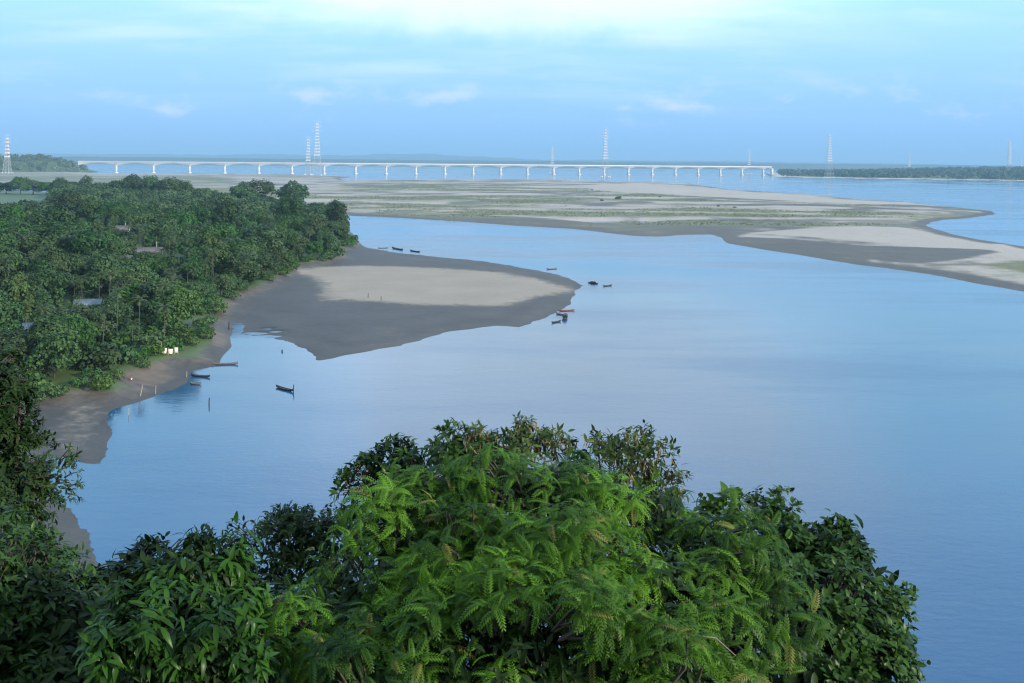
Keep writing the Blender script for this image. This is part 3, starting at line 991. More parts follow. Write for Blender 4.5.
HOUSES = []
for (x, y, lift, rz, L, Wd, H, wall, roof, lab, pole) in (
        (88, 307, 3.0, 0.25, 7.5, 5.5, 4.2, 'cream_wall', 'tin_blue', 'house with blue grey tin roof and bright cream end wall, amid the palms', False),
        (18, 327, 3.5, 0.2, 9.5, 6, 3.2, 'tin_rust', 'tin_blue', 'low grey tin roofed house half hidden by trees near the left edge', False),
        (56, 309, 3.0, 0.5, 4.5, 4, 2.6, 'white_wall', 'tin_blue', 'small shed with pale tin roof between the two larger tin roofs', False),
        (150, 250, 6.0, 0.3, 11, 7, 6.0, 'white_wall', 'tin_rust', 'white house with dark gable roof and a mast, deep in the forest', True),
        (121, 229, 8.0, 0.2, 9, 8, 8.5, 'white_wall', 'tin_rust', 'tall white house with a thin mast standing out of the middle of the forest', True),
        (127, 254, 5.0, 0.1, 6, 5, 3.5, 'cream_wall', 'tin_rust', 'small pinkish cream house left of the white gabled house', False),
        (228, 205, 6.0, 0.1, 14, 9, 6.5, 'white_wall', 'tin_rust', 'white house under a dark roof beside the big dark tree at the far forest edge', False),
        (297, 208, 2.0, 0.1, 10, 7, 4.0, 'cream_wall', 'tin_rust', 'cream house under the round dark tree at the tip of the forest', False)):
    p = ground_at(x, y, lift)
    L, Wd, H = L * 0.8, Wd * 0.8, H * 0.9
    house(lab, p, rz, L, Wd, H, M[wall], M[roof], pole=pole)
    HOUSES.append((p[0], p[1], L, p[2] + H * 1.05))

# ------------------------------------------------------------------ the forest on the left bank
random.seed(5)
MEADOW = poly([(-60, 188), (46, 191), (58, 200), (48, 214), (-60, 220)], 8)
VX = np.array(VEG)
cand = []
rgf = np.random.default_rng(42)
tries = rgf.random((60000, 2))
X = -700 + 640 * tries[:, 0] + 0
X = -760 + tries[:, 0] * 720
Y = 205 + tries[:, 1] ** 1.0 * 950
dv = sdf(X, Y, VX)
rel = X / Y
ok = (dv > 2.0) & (rel > -0.60)
ok &= ~(sdf(X, Y, MEADOW) > 0)
X, Y, dv = X[ok], Y[ok], dv[ok]
cell = {}


def free(x, y, r):
    ix, iy = int(x // 12), int(y // 12)
    for i in range(ix - 1, ix + 2):
        for j in range(iy - 1, iy + 2):
            for (u, v) in cell.get((i, j), ()):
                if (u - x) ** 2 + (v - y) ** 2 < r * r:
                    return False
    return True


for x, y, q in zip(X, Y, dv):
    r = 5.6 + 4.2 * min(1, max(0, (y - 280) / 450))
    clear = False
    for hx_, hy_, hl, hz_ in HOUSES:   # yards stay open
        if math.hypot(x - hx_, y - hy_) < hl * 0.5 + 3.5:
            clear = True
    if y < 300 and q < 7: clear = True
    if clear or not free(x, y, r):
        continue
    cell.setdefault((int(x // 12), int(y // 12)), []).append((x, y))
    cand.append((x, y, q))
cand.sort(key=lambda c: math.hypot(c[0], c[1]))
Zc = bank_height(np.array([c[0] for c in cand]), np.array([c[1] for c in cand]))


def zone(x, y, q):
    """which part of the forest, in words one can find"""
    if y > 700: return 'at the far forest edge towards the pale flats'
    if q < 12 and y > 430: return 'on the forest edge above the grey sand spit'
    if q < 12 and y > 300: return 'on the eroded bank beside the inlet'
    if q < 14: return 'on the bank above the grey beach'
    if y < 330: return 'around the tin roofed houses at the left'
    if y < 480: return 'in the middle of the riverside forest'
    return 'in the upper part of the riverside forest'


WORDS = {'round': 'round crowned green tree', 'spreading': 'wide spreading green tree', 'narrow': 'narrow upright green tree', 'bushy': 'low bushy green tree',
         'open': 'thin open crowned tree', 'tall': 'tall full crowned green tree', 'bright': 'bright yellow green bushy tree'}
n_tree = n_palm = 0
KEEP = [ground_at(164.3, 355), ground_at(170.6, 355.5), ground_at(176.2, 357), ground_at(130.5, 380.5)]


def room(x, y, z):
    """how tall a plant may grow here: the gardens towards the river are kept low in front of houses, cloths and the squatting person"""
    best = 99.0
    for hx_, hy_, hl, hz_ in HOUSES + [(k[0], k[1], 3.4, k[2] + 0.3) for k in KEEP]:
        ln = math.hypot(hx_, hy_)
        ux, uy = x - hx_, y - hy_
        along = -(ux * hx_ + uy * hy_) / ln
        across = abs(ux * hy_ - uy * hx_) / ln
        if -1.0 < along < 130 and across < hl * 0.30 + 1.2:
            best = min(best, hz_ + along * (46.0 - hz_) / ln - z)
    return best


rest = MB()
BRIGHT_C = [ground_at(195, 325), ground_at(215, 300), ground_at(330, 240)]
for (x, y, q), z in zip(cand, Zc):
    d = math.hypot(x, y)
    pal = (hash((int(x), int(y))) % 100) / 100
    palmy = vnoise(np.array([x * 0.02]), np.array([y * 0.02]), 77)[0]
    seen = x / y > -0.535
    top = room(x, y, z)
    if top < 2.0:
        continue
    if seen and top > 20 and q > 6 and pal < 0.8 * (palmy + 0.2) and n_palm < 200 and y < 640:
        cr, tr = PALMS[n_palm % 3]
        t_ = thing('palm_tree', 'slender palm standing ' + zone(x, y, q), 'palm', (x, y, z), random.random() * 6.28, 'palms in the riverside forest', 0.85 + 0.35 * random.random())
        link('fronds', cr, t_); link('trunk', tr, t_)
        n_palm += 1
        continue
    br_ = min(math.hypot(x - c[0], y - c[1]) for c in BRIGHT_C)
    if br_ < 26 and q < 30 and random.random() < 0.75:
        kind, (cr, tr) = TREES_BRIGHT
    else:
        pool = TREES if y > 560 else TREES[:5]
        kind, (cr, tr) = pool[int(random.random() * len(pool))]
        if q < 7: kind, (cr, tr) = TREES[3]
    sc = (0.62 + 0.9 * random.random() ** 1.3) * (1.25 if random.random() < 0.1 else 1.0) if y < 650 else 0.72 + 0.4 * random.random()
    if kind == 'bright': sc *= 0.9
    if q < 7: sc *= 0.8
    if y < 330: sc *= 0.85
    full = {'round': 13, 'spreading': 12, 'narrow': 14, 'bushy': 9, 'open': 12, 'tall': 17, 'bright': 9.5}[kind]
    sc = min(sc, top / full)
    if seen and n_tree < 292:
        t_ = thing('broadleaf_tree', WORDS[kind] + ' ' + zone(x, y, q), 'tree', (x, y, z), random.random() * 6.28, 'trees of the riverside forest', sc)
        link('crown', cr, t_); link('trunk', tr, t_)
        n_tree += 1
    else:
        rg = np.random.default_rng(int(x * 13 + y * 7) & 0xFFFF)
        H = min(10 + 5 * rg.random(), top); c_ = 4.2 + 2.2 * rg.random()
        lobes = [((x, y, z + H * 0.66), (c_ * 0.75, c_ * 0.75, H * 0.30))]
        for i in range(6):
            a = i * 2.4 + rg.random(); r_ = c_ * 0.6
            lobes.append(((x + r_ * math.cos(a), y + r_ * math.sin(a), z + H * (0.42 + 0.40 * rg.random())), c_ * (0.35 + 0.2 * rg.random())))
        P, Nn, k = lobe_points(lobes, 620, rg, 0.3, 0.25)
        n0 = len(rest.r)
        leaf_cloud(rest, P, Nn, 1.35, rg)
        sh = 0.28 * rg.normal()
        rest.r[-1] = np.clip(rest.r[-1] * 0.8 + sh, 0, 1)
print('trees', n_tree, 'palms', n_palm, 'rest', len(cand) - n_tree - n_palm)
o = link('distant_woodland', rest.mesh('distant_woodland', M['forest_leaf']))
tag(o, 'far part of the riverside forest, crowns closing into one dark green mass', 'woodland', kind='stuff')

# named trees of the skyline
for (x, Y, top, wd, k, lab) in ((293, 850, 182, 30, 0, 'round dark tree standing alone at the tip of the forest skyline'),
                              (260, 880, 180, 34, 5, 'big dark tree on the skyline just left of the round lone tree'),
                              (243, 860, 184, 26, 1, 'broad dark tree on the skyline beside the white house'),
                              (133, 950, 175, 26, 5, 'tallest tree of the left skyline, in the middle of a raised clump'),
                              (150, 960, 176, 26, 0, 'second tall tree of the raised skyline clump, to its right'),
                              (170, 950, 178, 26, 5, 'third tall tree of the raised skyline clump'),
                              (185, 930, 181, 20, 0, 'lower round tree closing the raised skyline clump on the right'),
                              (118, 940, 181, 20, 3, 'low tree closing the raised skyline clump on the left'),
                              (86, 1060, 176, 14, 4, 'thin lacy tree sticking out of the left skyline'),
                              (60, 1060, 178, 16, 0, 'small round tree sticking out of the left skyline'),
                              (20, 1070, 178, 18, 3, 'bushy tree sticking out of the skyline near the left edge'),
                              (-8, 1080, 181.0, 20, 0, 'small tree in the low tree line along the far left skyline'),
                              (6, 1090, 183.0, 16, 3, 'small tree in the low tree line along the far left skyline'),
                              (33, 1085, 180.5, 18, 5, 'small tree in the low tree line along the far left skyline'),
                              (46, 1090, 182.5, 16, 3, 'small tree in the low tree line along the far left skyline'),
                              (72, 1070, 182.0, 18, 1, 'small tree in the low tree line along the far left skyline'),
                              (98, 1050, 183.0, 18, 0, 'small tree in the low tree line along the far left skyline'),
                              (108, 1020, 184.0, 16, 3, 'small tree in the low tree line along the far left skyline'),
                              (200, 900, 189.0, 18, 3, 'small tree in the low tree line along the far left skyline'),
                              (214, 890, 191.0, 18, 0, 'small tree in the low tree line along the far left skyline'),
                              (322, 720, 205, 24, 3, 'low tree on the slope of the skyline below the round lone tree')):
    X_ = (x - 512) / 1010 * Y
    g_ = gz(X_, Y)
    H_ = 48 - (top - 163 + 0.0093 * (512 - x)) * Y / 1010 - g_
    Ht, crt = ((13, 5.2), (12, 6.4), (14, 3.9), (9, 4.6), (12, 5.4), (17, 5.6))[k]
    t_ = thing('broadleaf_tree', lab, 'tree', (X_, Y, g_), x, 'trees of the riverside forest')
    sw = wd * Y / 1010 / 2 / crt
    t_.scale = (sw, sw, H_ / Ht * 1.03)
    link('crown', TREES[k][1][0], t_); link('trunk', TREES[k][1][1], t_)

# low bushes along the top of the bank
rgb = np.random.default_rng(9)
nb = 0
for i in range(16000):
    x, y = -230 + 190 * rgb.random(), 190 + 420 * rgb.random()
    q = sdf(np.array([x]), np.array([y]), VX)[0]
    edge_ = -2.5 < q < 4.5
    if (edge_ or (q >= 4.5 and y < 420)) and x / y > -0.54 and nb < 295 and room(x, y, gz(x, y)) > 2.2 and free(x, y, 2.2 if edge_ else 2.9):
        cell.setdefault((int(x // 12), int(y // 12)), []).append((x, y))
        lv, st_ = SHRUBS[0 if rgb.random() < 0.65 else 1]
        t_ = thing('shrub', 'low leafy bush growing ' + zone(x, y, 3 if edge_ else 40), 'bush', (x, y, gz(x, y)), rgb.random() * 6.28, 'bushes along the river bank', (0.8 + 0.9 * rgb.random()) * (0.7 if y < 300 else 1.0) if edge_ else (1.3 + 0.9 * rgb.random()))
        link('leaves', lv, t_); link('stems', st_, t_)
        nb += 1


# ------------------------------------------------------------------ far woods (masses)
def wood_mass(pts, size, per, mt, name, label, rgseed):
    rg = np.random.default_rng(rgseed)
    b = MB()
    for (x, y, z, H, c_) in pts:
        lobes = [((x, y, z + H * 0.55), (c_, c_, H * 0.45))] + [((x + c_ * 0.7 * math.cos(a), y + c_ * 0.7 * math.sin(a), z + H * (0.35 + 0.35 * rg.random())), c_ * 0.55) for a in rg.random(3) * 6.28]
        P, Nn, k = lobe_points(lobes, per, rg, 0.3, 0.3)
        leaf_cloud(b, P, Nn, size, rg)
        b.r[-1] = np.clip(b.r[-1] * 0.7 + 0.3 * rg.normal() + 0.1, 0, 1)
    o = link(name, b.mesh(name, mt))
    return tag(o, label, 'woodland', kind='stuff')


rg = np.random.default_rng(3)
pts = []
for i in range(420):
    x, y = hc[0] - 400 + 800 * rg.random(), hc[1] - 190 + 420 * rg.random()
    z = float(lhill(np.array([x]), np.array([y]))[0])
    if z > 1.5:
        pts.append((x, y, z, 11 + 6 * rg.random(), 7 + 4 * rg.random()))
wood_mass(pts, 4.5, 90, M['hill_leaf'], 'hill_woodland', 'trees covering the low headland at the left end of the bridge', 4)
pts = []
for i in range(2600):
    x = 950 + 3800 * rg.random(); y = 3250 + 2400 * rg.random() ** 1.3
    q = float(sdf(np.array([x]), np.array([y]), FARB)[0])
    if q > 60 and x / y < 0.66:
        z = 3 + 24 * float(sstep(np.array([q]), 150, 1300)[0])
        pts.append((x, y, z, 16 + 9 * rg.random(), 13 + 8 * rg.random()))
wood_mass(pts, 9, 70, M['far_leaf'], 'far_woodland', 'long low dark green wood along the far right bank', 6)
# rough grass and low scrub on the island: far too many tufts to count
rg = np.random.default_rng(31)
n = 60000
X = -300 + 1100 * rg.random(n); Y = 720 + 2000 * rg.random(n) ** 1.5
z_, at_ = isle_fn(X, Y)
ok = (z_ > 0.7) & (at_['grass'] + 0.5 * fbm(X * 0.03, Y * 0.03, 99) > 0.55) & (np.abs(X / Y + 0.02) < 0.42)
P = np.stack([X, Y, z_ + 0.3], -1)[ok]
P = np.repeat(P, 3, 0) + rg.normal(size=(ok.sum() * 3, 3)) * [1.6, 1.6, 0.25]
tb = MB()
leaf_cloud(tb, P, np.tile([0, -0.3, 1.0], (len(P), 1)) + 0.5 * rand_dirs(len(P), rg), 0.9, rg)
o = link('island_scrub', tb.mesh('island_scrub', M['hill_leaf']))
tag(o, 'rough grass and low scrub scattered over the river island', 'scrub', kind='stuff')
# scattered bushes on the island
rg = np.random.default_rng(15)
for (x, y, h, lab) in ((592, 190, 4, 'lone dark bush on the pale far half of the island'), (618, 199.3, 9, 'largest dark bush in the green middle of the island'),
                       (602, 201, 5, 'small dark bush just left of the largest island bush'), (660, 197, 4, 'small dark bush on the pinkish sand of the island'),
                       (718, 206.5, 4, 'low bush on the right part of the island'), (735, 208, 4, 'low bush nearest the right end of the island green')):
    p = at(x, y, 2.0)
    t_ = thing('island_bush', lab, 'bush', (p[0], p[1], 1.6), x, 'bushes on the river island', h / 4.5)
    link('leaves', SHRUBS[1][0], t_); link('stems', SHRUBS[1][1], t_)


# ------------------------------------------------------------------ boats
def boat_mesh(L, Wd, D, mt, upsweep=0.35):
    """plank canoe: open hull with thickness, both ends swept up"""
    b = MB()
    N = 20
    t = np.linspace(-1, 1, N + 1)
    wid = Wd / 2 * np.clip(1 - np.abs(t) ** 2.6, 0.03, 1)
    sheer = D + upsweep * np.abs(t) ** 3
    keel = upsweep * 0.9 * np.abs(t) ** 4 - 0.12
    prof = []
    for i in range(N + 1):
        x = t[i] * L / 2
        w, s_, k_ = wid[i], sheer[i], keel[i]
        prof += [[x, -w, s_], [x, -w * 0.8, k_ + (s_ - k_) * 0.4], [x, 0, k_], [x, w * 0.8, k_ + (s_ - k_) * 0.4], [x, w, s_],
                 [x, w * 0.86, s_ - 0.01], [x, w * 0.66, k_ + (s_ - k_) * 0.45], [x, 0, k_ + 0.07], [x, -w * 0.66, k_ + (s_ - k_) * 0.45], [x, -w * 0.86, s_ - 0.01]]
    F = [[i * 10 + k, i * 10 + (k + 1) % 10, (i + 1) * 10 + (k + 1) % 10, (i + 1) * 10 + k] for i in range(N) for k in range(10)]
    b.add(prof, F)
    th = MB()
    for u in (-0.5, -0.1, 0.35):
        th.box((u * L / 2, 0, D * 0.72), (0.22, Wd * 0.72 * (1 - abs(u) ** 2.6), 0.05))
    return b.mesh('hull', mt, attr=False), th.mesh('thwarts', M['boat_grey'], attr=False)


HULLS = {k: boat_mesh(7.0, 1.05, 0.34, M[m_]) for k, m_ in (('dark', 'boat_dark'), ('grey', 'boat_grey'), ('red', 'boat_red'))}


def boat(label, xa, ya, xb, yb, kind, group, z=0.02, covered=False):
    a, c = at(xa, ya, 0.2), at(xb, yb, 0.2)
    mid = (a + c) / 2
    Lw = np.linalg.norm((c - a)[:2])
    t_ = thing('rowing_boat', label, 'boat', (mid[0], mid[1], z), math.atan2(c[1] - a[1], c[0] - a[0]), group, 1.0)
    k = Lw / 7.0
    t_.scale = (k, min(1.6, max(0.8, k ** 0.6)), min(1.7, max(0.9, k ** 0.6)))
    h, th = HULLS[kind]
    link('hull', h, t_); link('thwart', th, t_)
    if covered:
        b = MB()
        n = 9
        for e in range(8):
            for i in range(n - 1):
                a0, a1 = math.pi * i / (n - 1), math.pi * (i + 1) / (n - 1)
                x0_, x1_ = -1.4 + 0.35 * e, -1.05 + 0.35 * e
                v = []
                for rr in (0.62, 0.68):
                    v += [[x0_, rr * math.cos(a0), 0.3 + 1.1 * rr * math.sin(a0)], [x1_, rr * math.cos(a0), 0.3 + 1.1 * rr * math.sin(a0)],
                          [x1_, rr * math.cos(a1), 0.3 + 1.1 * rr * math.sin(a1)], [x0_, rr * math.cos(a1), 0.3 + 1.1 * rr * math.sin(a1)]]
                b.add(v, [[0, 1, 2, 3], [4, 5, 6, 7], [0, 1, 5, 4], [2, 3, 7, 6]])
        link('canopy', b.mesh('canopy', M['boat_dark'], attr=False), t_)
    return t_


GB = 'boats moored on the river'
boat('dark canoe afloat alone in the inlet beside a stake', 276, 386.5, 293, 391, 'dark', GB)
boat('longest grey brown boat lying level off the inlet shore', 211.5, 364, 238, 363.5, 'grey', GB)
boat('pale half sunk boat just left of the longest inlet boat', 201, 361.2, 215, 362, 'grey', GB)
boat('dark boat with its bow against the bank below the longest boat', 191, 375.2, 210, 376.6, 'dark', GB)
boat('low thin boat at the water line under the dark bank boat', 190, 383.4, 201, 383.8, 'grey', GB)
boat('faint flat boat in the upper river, leftmost near the forest tip', 378, 248, 388, 247.8, 'grey', GB)
boat('second boat out from the forest tip in the upper river', 392, 248, 403, 250, 'dark', GB)
boat('dark boat farthest out from the forest tip', 410, 250.6, 420, 252, 'dark', GB)
boat('thin pale boat lying above the point of the sand spit', 546.5, 269, 557, 268.6, 'grey', GB)
boat('dark hooded boat out in the river right of the spit point', 588, 282.6, 598, 283.8, 'dark', GB, covered=True)
boat('small dark open boat rightmost off the spit point', 603, 286, 612, 285.2, 'dark', GB)
boat('red brown boat moored topmost at the end of the spit', 558.5, 310.6, 574.5, 310.2, 'red', GB)
boat('grey boat moored just under the red brown boat', 556, 313.6, 566, 315, 'grey', GB)
boat('dark boat moored end on between two boats of the spit end', 564, 320, 566, 315.2, 'dark', GB, covered=True)
boat('dark boat lowest of those moored at the end of the spit', 551.5, 322.4, 561, 321, 'dark', GB)


# ------------------------------------------------------------------ stakes, cloths, the person on the bank
def stake(label, x, y, h, mt, w=0.07, z=None, lean=0.04, top=None):
    p = at(x, y, 0.0) if z is None else ground_at(x, y)
    zz = -1.0 if z is None else p[2] - 0.4
    b = MB()
    b.tube([(0, 0, zz - p[2] if z is not None else zz), (lean, 0.02, h * 0.5), (lean * 1.6, 0, h)], [w, w * 0.9, w * 0.8], 7)
    b.tube([(lean * 1.6, 0, h - 0.01), (lean * 1.6, 0, h + 0.06)], [w * 0.8, w * 0.5], 7)
    o = link('wooden_stake', b.mesh('wooden_stake', mt, attr=False), None, (p[0], p[1], 0 if z is None else p[2]))
    tag(o, label, 'stake', 'stakes along the inlet shore')
    return o


stake('dark stake standing in open water below the moored inlet boats', 209, 404.5, 1.3, M['wood_dark'], 0.14)
stake('dark stake at the end of the lone canoe', 293.4, 392, 1.5, M['wood_dark'], 0.13)
stake('pale stake at the water edge below the crouching person', 140, 396, 2.2, M['wood_pale'], 0.09, 1, 0.3)
stake('pale stake on the wet shore right of the tallest pale stake', 155.5, 394, 1.7, M['wood_pale'], 0.07, 1)
stake('thin white stake at the shore beside the dark bank boat', 186.5, 377, 1.2, M['wood_pale'], 0.08, 1)
stake('white pole standing on the grey beach lobe', 58.5, 396, 2.0, M['wood_pale'], 0.08, 1)
stake('pale stake in the shallow cove beside the beach lobe', 128.5, 415, 1.3, M['wood_pale'], 0.07)
stake('dark mooring stake in the dark water of the inlet tip', 229, 330, 2.2, M['wood_dark'], 0.25)
stake('thin stake standing near the lower edge of the pale sand patch', 368, 298, 1.6, M['wood_dark'], 0.12, 1)
stake('second thin stake at the lower edge of the pale sand patch, right of the first', 381, 300, 1.3, M['wood_dark'], 0.12, 1)
stake('small dark stake in the inlet below the sand spit', 282, 351.8, 0.5, M['wood_dark'], 0.22)


def cloth(label, x, y, w, h, pole):
    p = ground_at(x, y)
    t_ = thing('hanging_cloth', label, 'cloth', p, 0.2, 'white cloths drying on the bank')
    b = MB()
    N, K = 10, 8
    V = []
    for th in (0, 0.03):
        for j in range(K + 1):
            for i in range(N + 1):
                u, v = i / N - 0.5, j / K
                V.append([u * w * (1 - 0.32 * v), 0.06 * math.sin(u * 14 + x) * (0.3 + v) + th, 0.35 + h * (1 - v) + 0.05 * math.cos(u * 3)])
    n1 = (N + 1) * (K + 1)
    F = []
    for th in (0, n1):
        F += [[th + j * (N + 1) + i, th + j * (N + 1) + i + 1, th + (j + 1) * (N + 1) + i + 1, th + (j + 1) * (N + 1) + i] for j in range(K) for i in range(N)]
    b.add(V, F)
    link('sheet', b.mesh('sheet', M['cloth'], attr=False), t_)
    q = MB()
    q.tube([(-w * 0.52, 0.08, -0.4), (-w * 0.52, 0.08, 0.4 + h + pole)], 0.05, 6)
    q.tube([(w * 0.52, 0.08, -0.4), (w * 0.52, 0.08, 0.45 + h)], 0.05, 6)
    q.tube([(-w * 0.56, 0.04, 0.39 + h), (w * 0.56, 0.04, 0.39 + h)], 0.035, 6)
    link('pole', q.mesh('pole', M['orange_steel'] if pole > 1 else M['wood_pale'], attr=False), t_)


cloth('cream cloth hung beside a tall brown pole, leftmost of three on the bank', 164.3, 355, 1.15, 1.2, 1.6)
cloth('whitest cloth, middle of the three hanging on the bank', 170.6, 355.5, 1.0, 1.1, 0.3)
cloth('narrow white cloth, rightmost of the three hanging on the bank', 176.2, 357, 0.75, 1.2, 0.1)


def skin_mesh(name, verts, edges, radii, sub=2):
    me = bpy.data.meshes.new(name)
    me.from_pydata([tuple(v) for v in verts], edges, [])
    o = bpy.data.objects.new(name, me)
    COL.objects.link(o)
    sk = o.modifiers.new('skin', 'SKIN')
    for i, r in enumerate(radii):
        me.skin_vertices[0].data[i].radius = (r, r) if not isinstance(r, tuple) else r
    me.skin_vertices[0].data[0].use_root = True
    ss_ = o.modifiers.new('sub', 'SUBSURF'); ss_.levels = sub; ss_.render_levels = sub
    dg = bpy.context.evaluated_depsgraph_get()
    new = bpy.data.meshes.new_from_object(o.evaluated_get(dg))
    bpy.data.objects.remove(o)
    for p in new.polygons: p.use_smooth = True
    return new


def person(label, pos, rz):
    """someone squatting on their heels, forearms on the knees, facing the water"""
    t_ = thing('person', label, 'person', pos, rz)
    V = [(0, 0, 0.24), (0, 0.03, 0.42), (0, 0.10, 0.60), (0, 0.16, 0.72), (0, 0.18, 0.80), (0, 0.21, 0.92), (0, 0.22, 0.98)]
    E = [(i, i + 1) for i in range(6)]
    Rr = [0.15, 0.13, 0.14, 0.10, 0.055, 0.095, 0.06]
    for sg in (-1, 1):
        b0 = len(V)
        V += [(sg * 0.12, 0.08, 0.26), (sg * 0.17, 0.38, 0.46), (sg * 0.15, 0.20, 0.08), (sg * 0.17, 0.36, 0.035)]
        E += [(0, b0), (b0, b0 + 1), (b0 + 1, b0 + 2), (b0 + 2, b0 + 3)]
        Rr += [0.085, 0.062, 0.04, 0.035]
        b0 = len(V)
        V += [(sg * 0.18, 0.17, 0.71), (sg * 0.22, 0.34, 0.52), (sg * 0.12, 0.52, 0.50), (sg * 0.09, 0.60, 0.48)]
        E += [(3, b0), (b0, b0 + 1), (b0 + 1, b0 + 2), (b0 + 2, b0 + 3)]
        Rr += [0.055, 0.042, 0.032, 0.028]
    body = skin_mesh('body', V, E, Rr); body.materials.append(M['skin'])
    link('body', body, t_)
    sh = skin_mesh('shirt', [(0, 0.0, 0.30), (0, 0.03, 0.44), (0, 0.10, 0.60), (0, 0.155, 0.71), (-0.18, 0.17, 0.70), (-0.215, 0.27, 0.60), (0.18, 0.17, 0.70), (0.215, 0.27, 0.60)],
                   [(0, 1), (1, 2), (2, 3), (3, 4), (4, 5), (3, 6), (6, 7)], [0.17, 0.155, 0.165, 0.12, 0.075, 0.06, 0.075, 0.06])
    sh.materials.append(M['red_cloth']); link('shirt', sh, t_)
    lw = skin_mesh('wrap', [(0, 0.02, 0.22), (-0.13, 0.12, 0.28), (-0.17, 0.36, 0.45), (0.13, 0.12, 0.28), (0.17, 0.36, 0.45)], [(0, 1), (1, 2), (0, 3), (3, 4)], [0.17, 0.11, 0.085, 0.11, 0.085])
    lw.materials.append(M['cloth']); link('wrap', lw, t_)
    hr = MB()
    a = np.linspace(0, math.pi * 0.55, 6)
    V = [[0.105 * math.sin(p_) * math.cos(q_), 0.195 + 0.115 * math.sin(p_) * math.sin(q_), 0.945 + 0.115 * math.cos(p_)] for p_ in a for q_ in np.arange(12) * math.pi / 6]
    hr.add(V, [[i * 12 + k, i * 12 + (k + 1) % 12, (i + 1) * 12 + (k + 1) % 12, (i + 1) * 12 + k] for i in range(5) for k in range(12)])
    link('hair', hr.mesh('hair', M['hair'], smooth=True, attr=False), t_)


person('person in orange red top and white wrap crouching on the bare earth bank', ground_at(130.5, 380.5), -0.9)


# ------------------------------------------------------------------ near trees on the lookout hill
def frond_template(n=9, L=1.0, lw=0.20, wid=0.098, droop=0.45):
    """feathery pinnate leaf along +Y: bent midrib with pairs of narrow leaflets"""
    V, F = [], []

    def rib(t):
        return np.array([0, L * (t - 0.08 * t * t), 0.10 * math.sin(t * 2.2) - droop * t * t * L])
    for i in range(n):
        t = 0.14 + 0.84 * i / (n - 1)
        p = rib(t); d = rib(min(1, t + 0.03)) - rib(t - 0.03); d /= np.linalg.norm(d)
        w = lw * (0.55 + 0.9 * math.sin(math.pi * min(1, 0.18 + 0.80 * t)) ** 0.8) * 0.8
        for sg in (-1, 1):
            o_ = np.array([sg * 1.0, 0, 0]) * 0.86 + d * 0.5 - np.array([0, 0, 0.28])
            o_ /= np.linalg.norm(o_)
            k = len(V)
            V += [p - d * wid * 0.25, p + o_ * w * 0.55 - d * wid * 0.5, p + o_ * w, p + o_ * w * 0.5 + d * wid * 0.5]
            F.append([k, k + 1, k + 2, k + 3])
    for i in range(3):
        k = len(V)
        a, b_ = rib(i / 3), rib((i + 1) / 3)
        V += [a + [-0.008, 0, 0], a + [0.008, 0, 0], b_ + [0.006, 0, 0], b_ + [-0.006, 0, 0]]
        F.append([k, k + 1, k + 2, k + 3])
    return np.array(V), np.array(F)


def blade_template(wid=0.30, droop=0.25, fold=0.12):
    """simple pointed leaf along +Y, folded on its midrib and drooping"""
    ts = [0, 0.2, 0.5, 0.8, 1.0]
    ws = [0.02, 0.75, 1.0, 0.55, 0.0]
    V, F = [], []
    for t, w in zip(ts, ws):
        z = -droop * t * t
        V += [[-wid / 2 * w, t, z + fold * w * wid], [0, t, z], [wid / 2 * w, t, z + fold * w * wid]]
    for i in range(4):
        F += [[i * 3, i * 3 + 1, (i + 1) * 3 + 1, (i + 1) * 3], [i * 3 + 1, i * 3 + 2, (i + 1) * 3 + 2, (i + 1) * 3 + 1]]
    return np.array(V), np.array(F)


FROND = frond_template()
BLADE = blade_template(0.36, 0.30)
LANCE = blade_template(0.30, 0.55)
ROUND = blade_template(0.55, 0.25)


def rosettes(mb, P, Nn, tmpl, per, size, rg, spread=0.95, droop=0.25, tone=None, along=0.9):
    """at each twig end a spray of leaves fanned round the twig direction"""
    n = len(P)
    tone = np.clip(0.5 + 0.22 * rg.normal(size=n), 0, 1) if tone is None else tone
    ref = rand_dirs(n, rg)
    u = np.cross(Nn, ref); u /= np.linalg.norm(u, axis=1)[:, None]
    w = np.cross(Nn, u)
    for k in range(per):
        a = 2 * math.pi * k / per + rg.random(n) * 0.8
        s_ = spread * (0.55 + 0.6 * rg.random(n))
        rd = np.cos(a)[:, None] * u + np.sin(a)[:, None] * w
        Y = Nn * np.cos(s_)[:, None] + rd * np.sin(s_)[:, None] - np.array([0, 0, droop])
        Z = Nn * 0.8 + np.array([0, 0, 0.9]) - 0.2 * rd + 0.22 * rg.normal(size=(n, 3))
        sc = size * (0.7 + 0.55 * rg.random(n))
        st_ = Nn - np.array([0, 0, droop * 0.6])
        mb.strip(tmpl[0], tmpl[1], frames(Y, Z, sc), P + st_ * (size * along * (k / per - 0.5 + 0.2 * rg.random(n)))[:, None] + 0.03 * rg.normal(size=(n, 3)), np.where(rg.random(n) < 0.03, 1.0, np.clip(tone + 0.16 * rg.normal(size=n), 0, 0.955)))


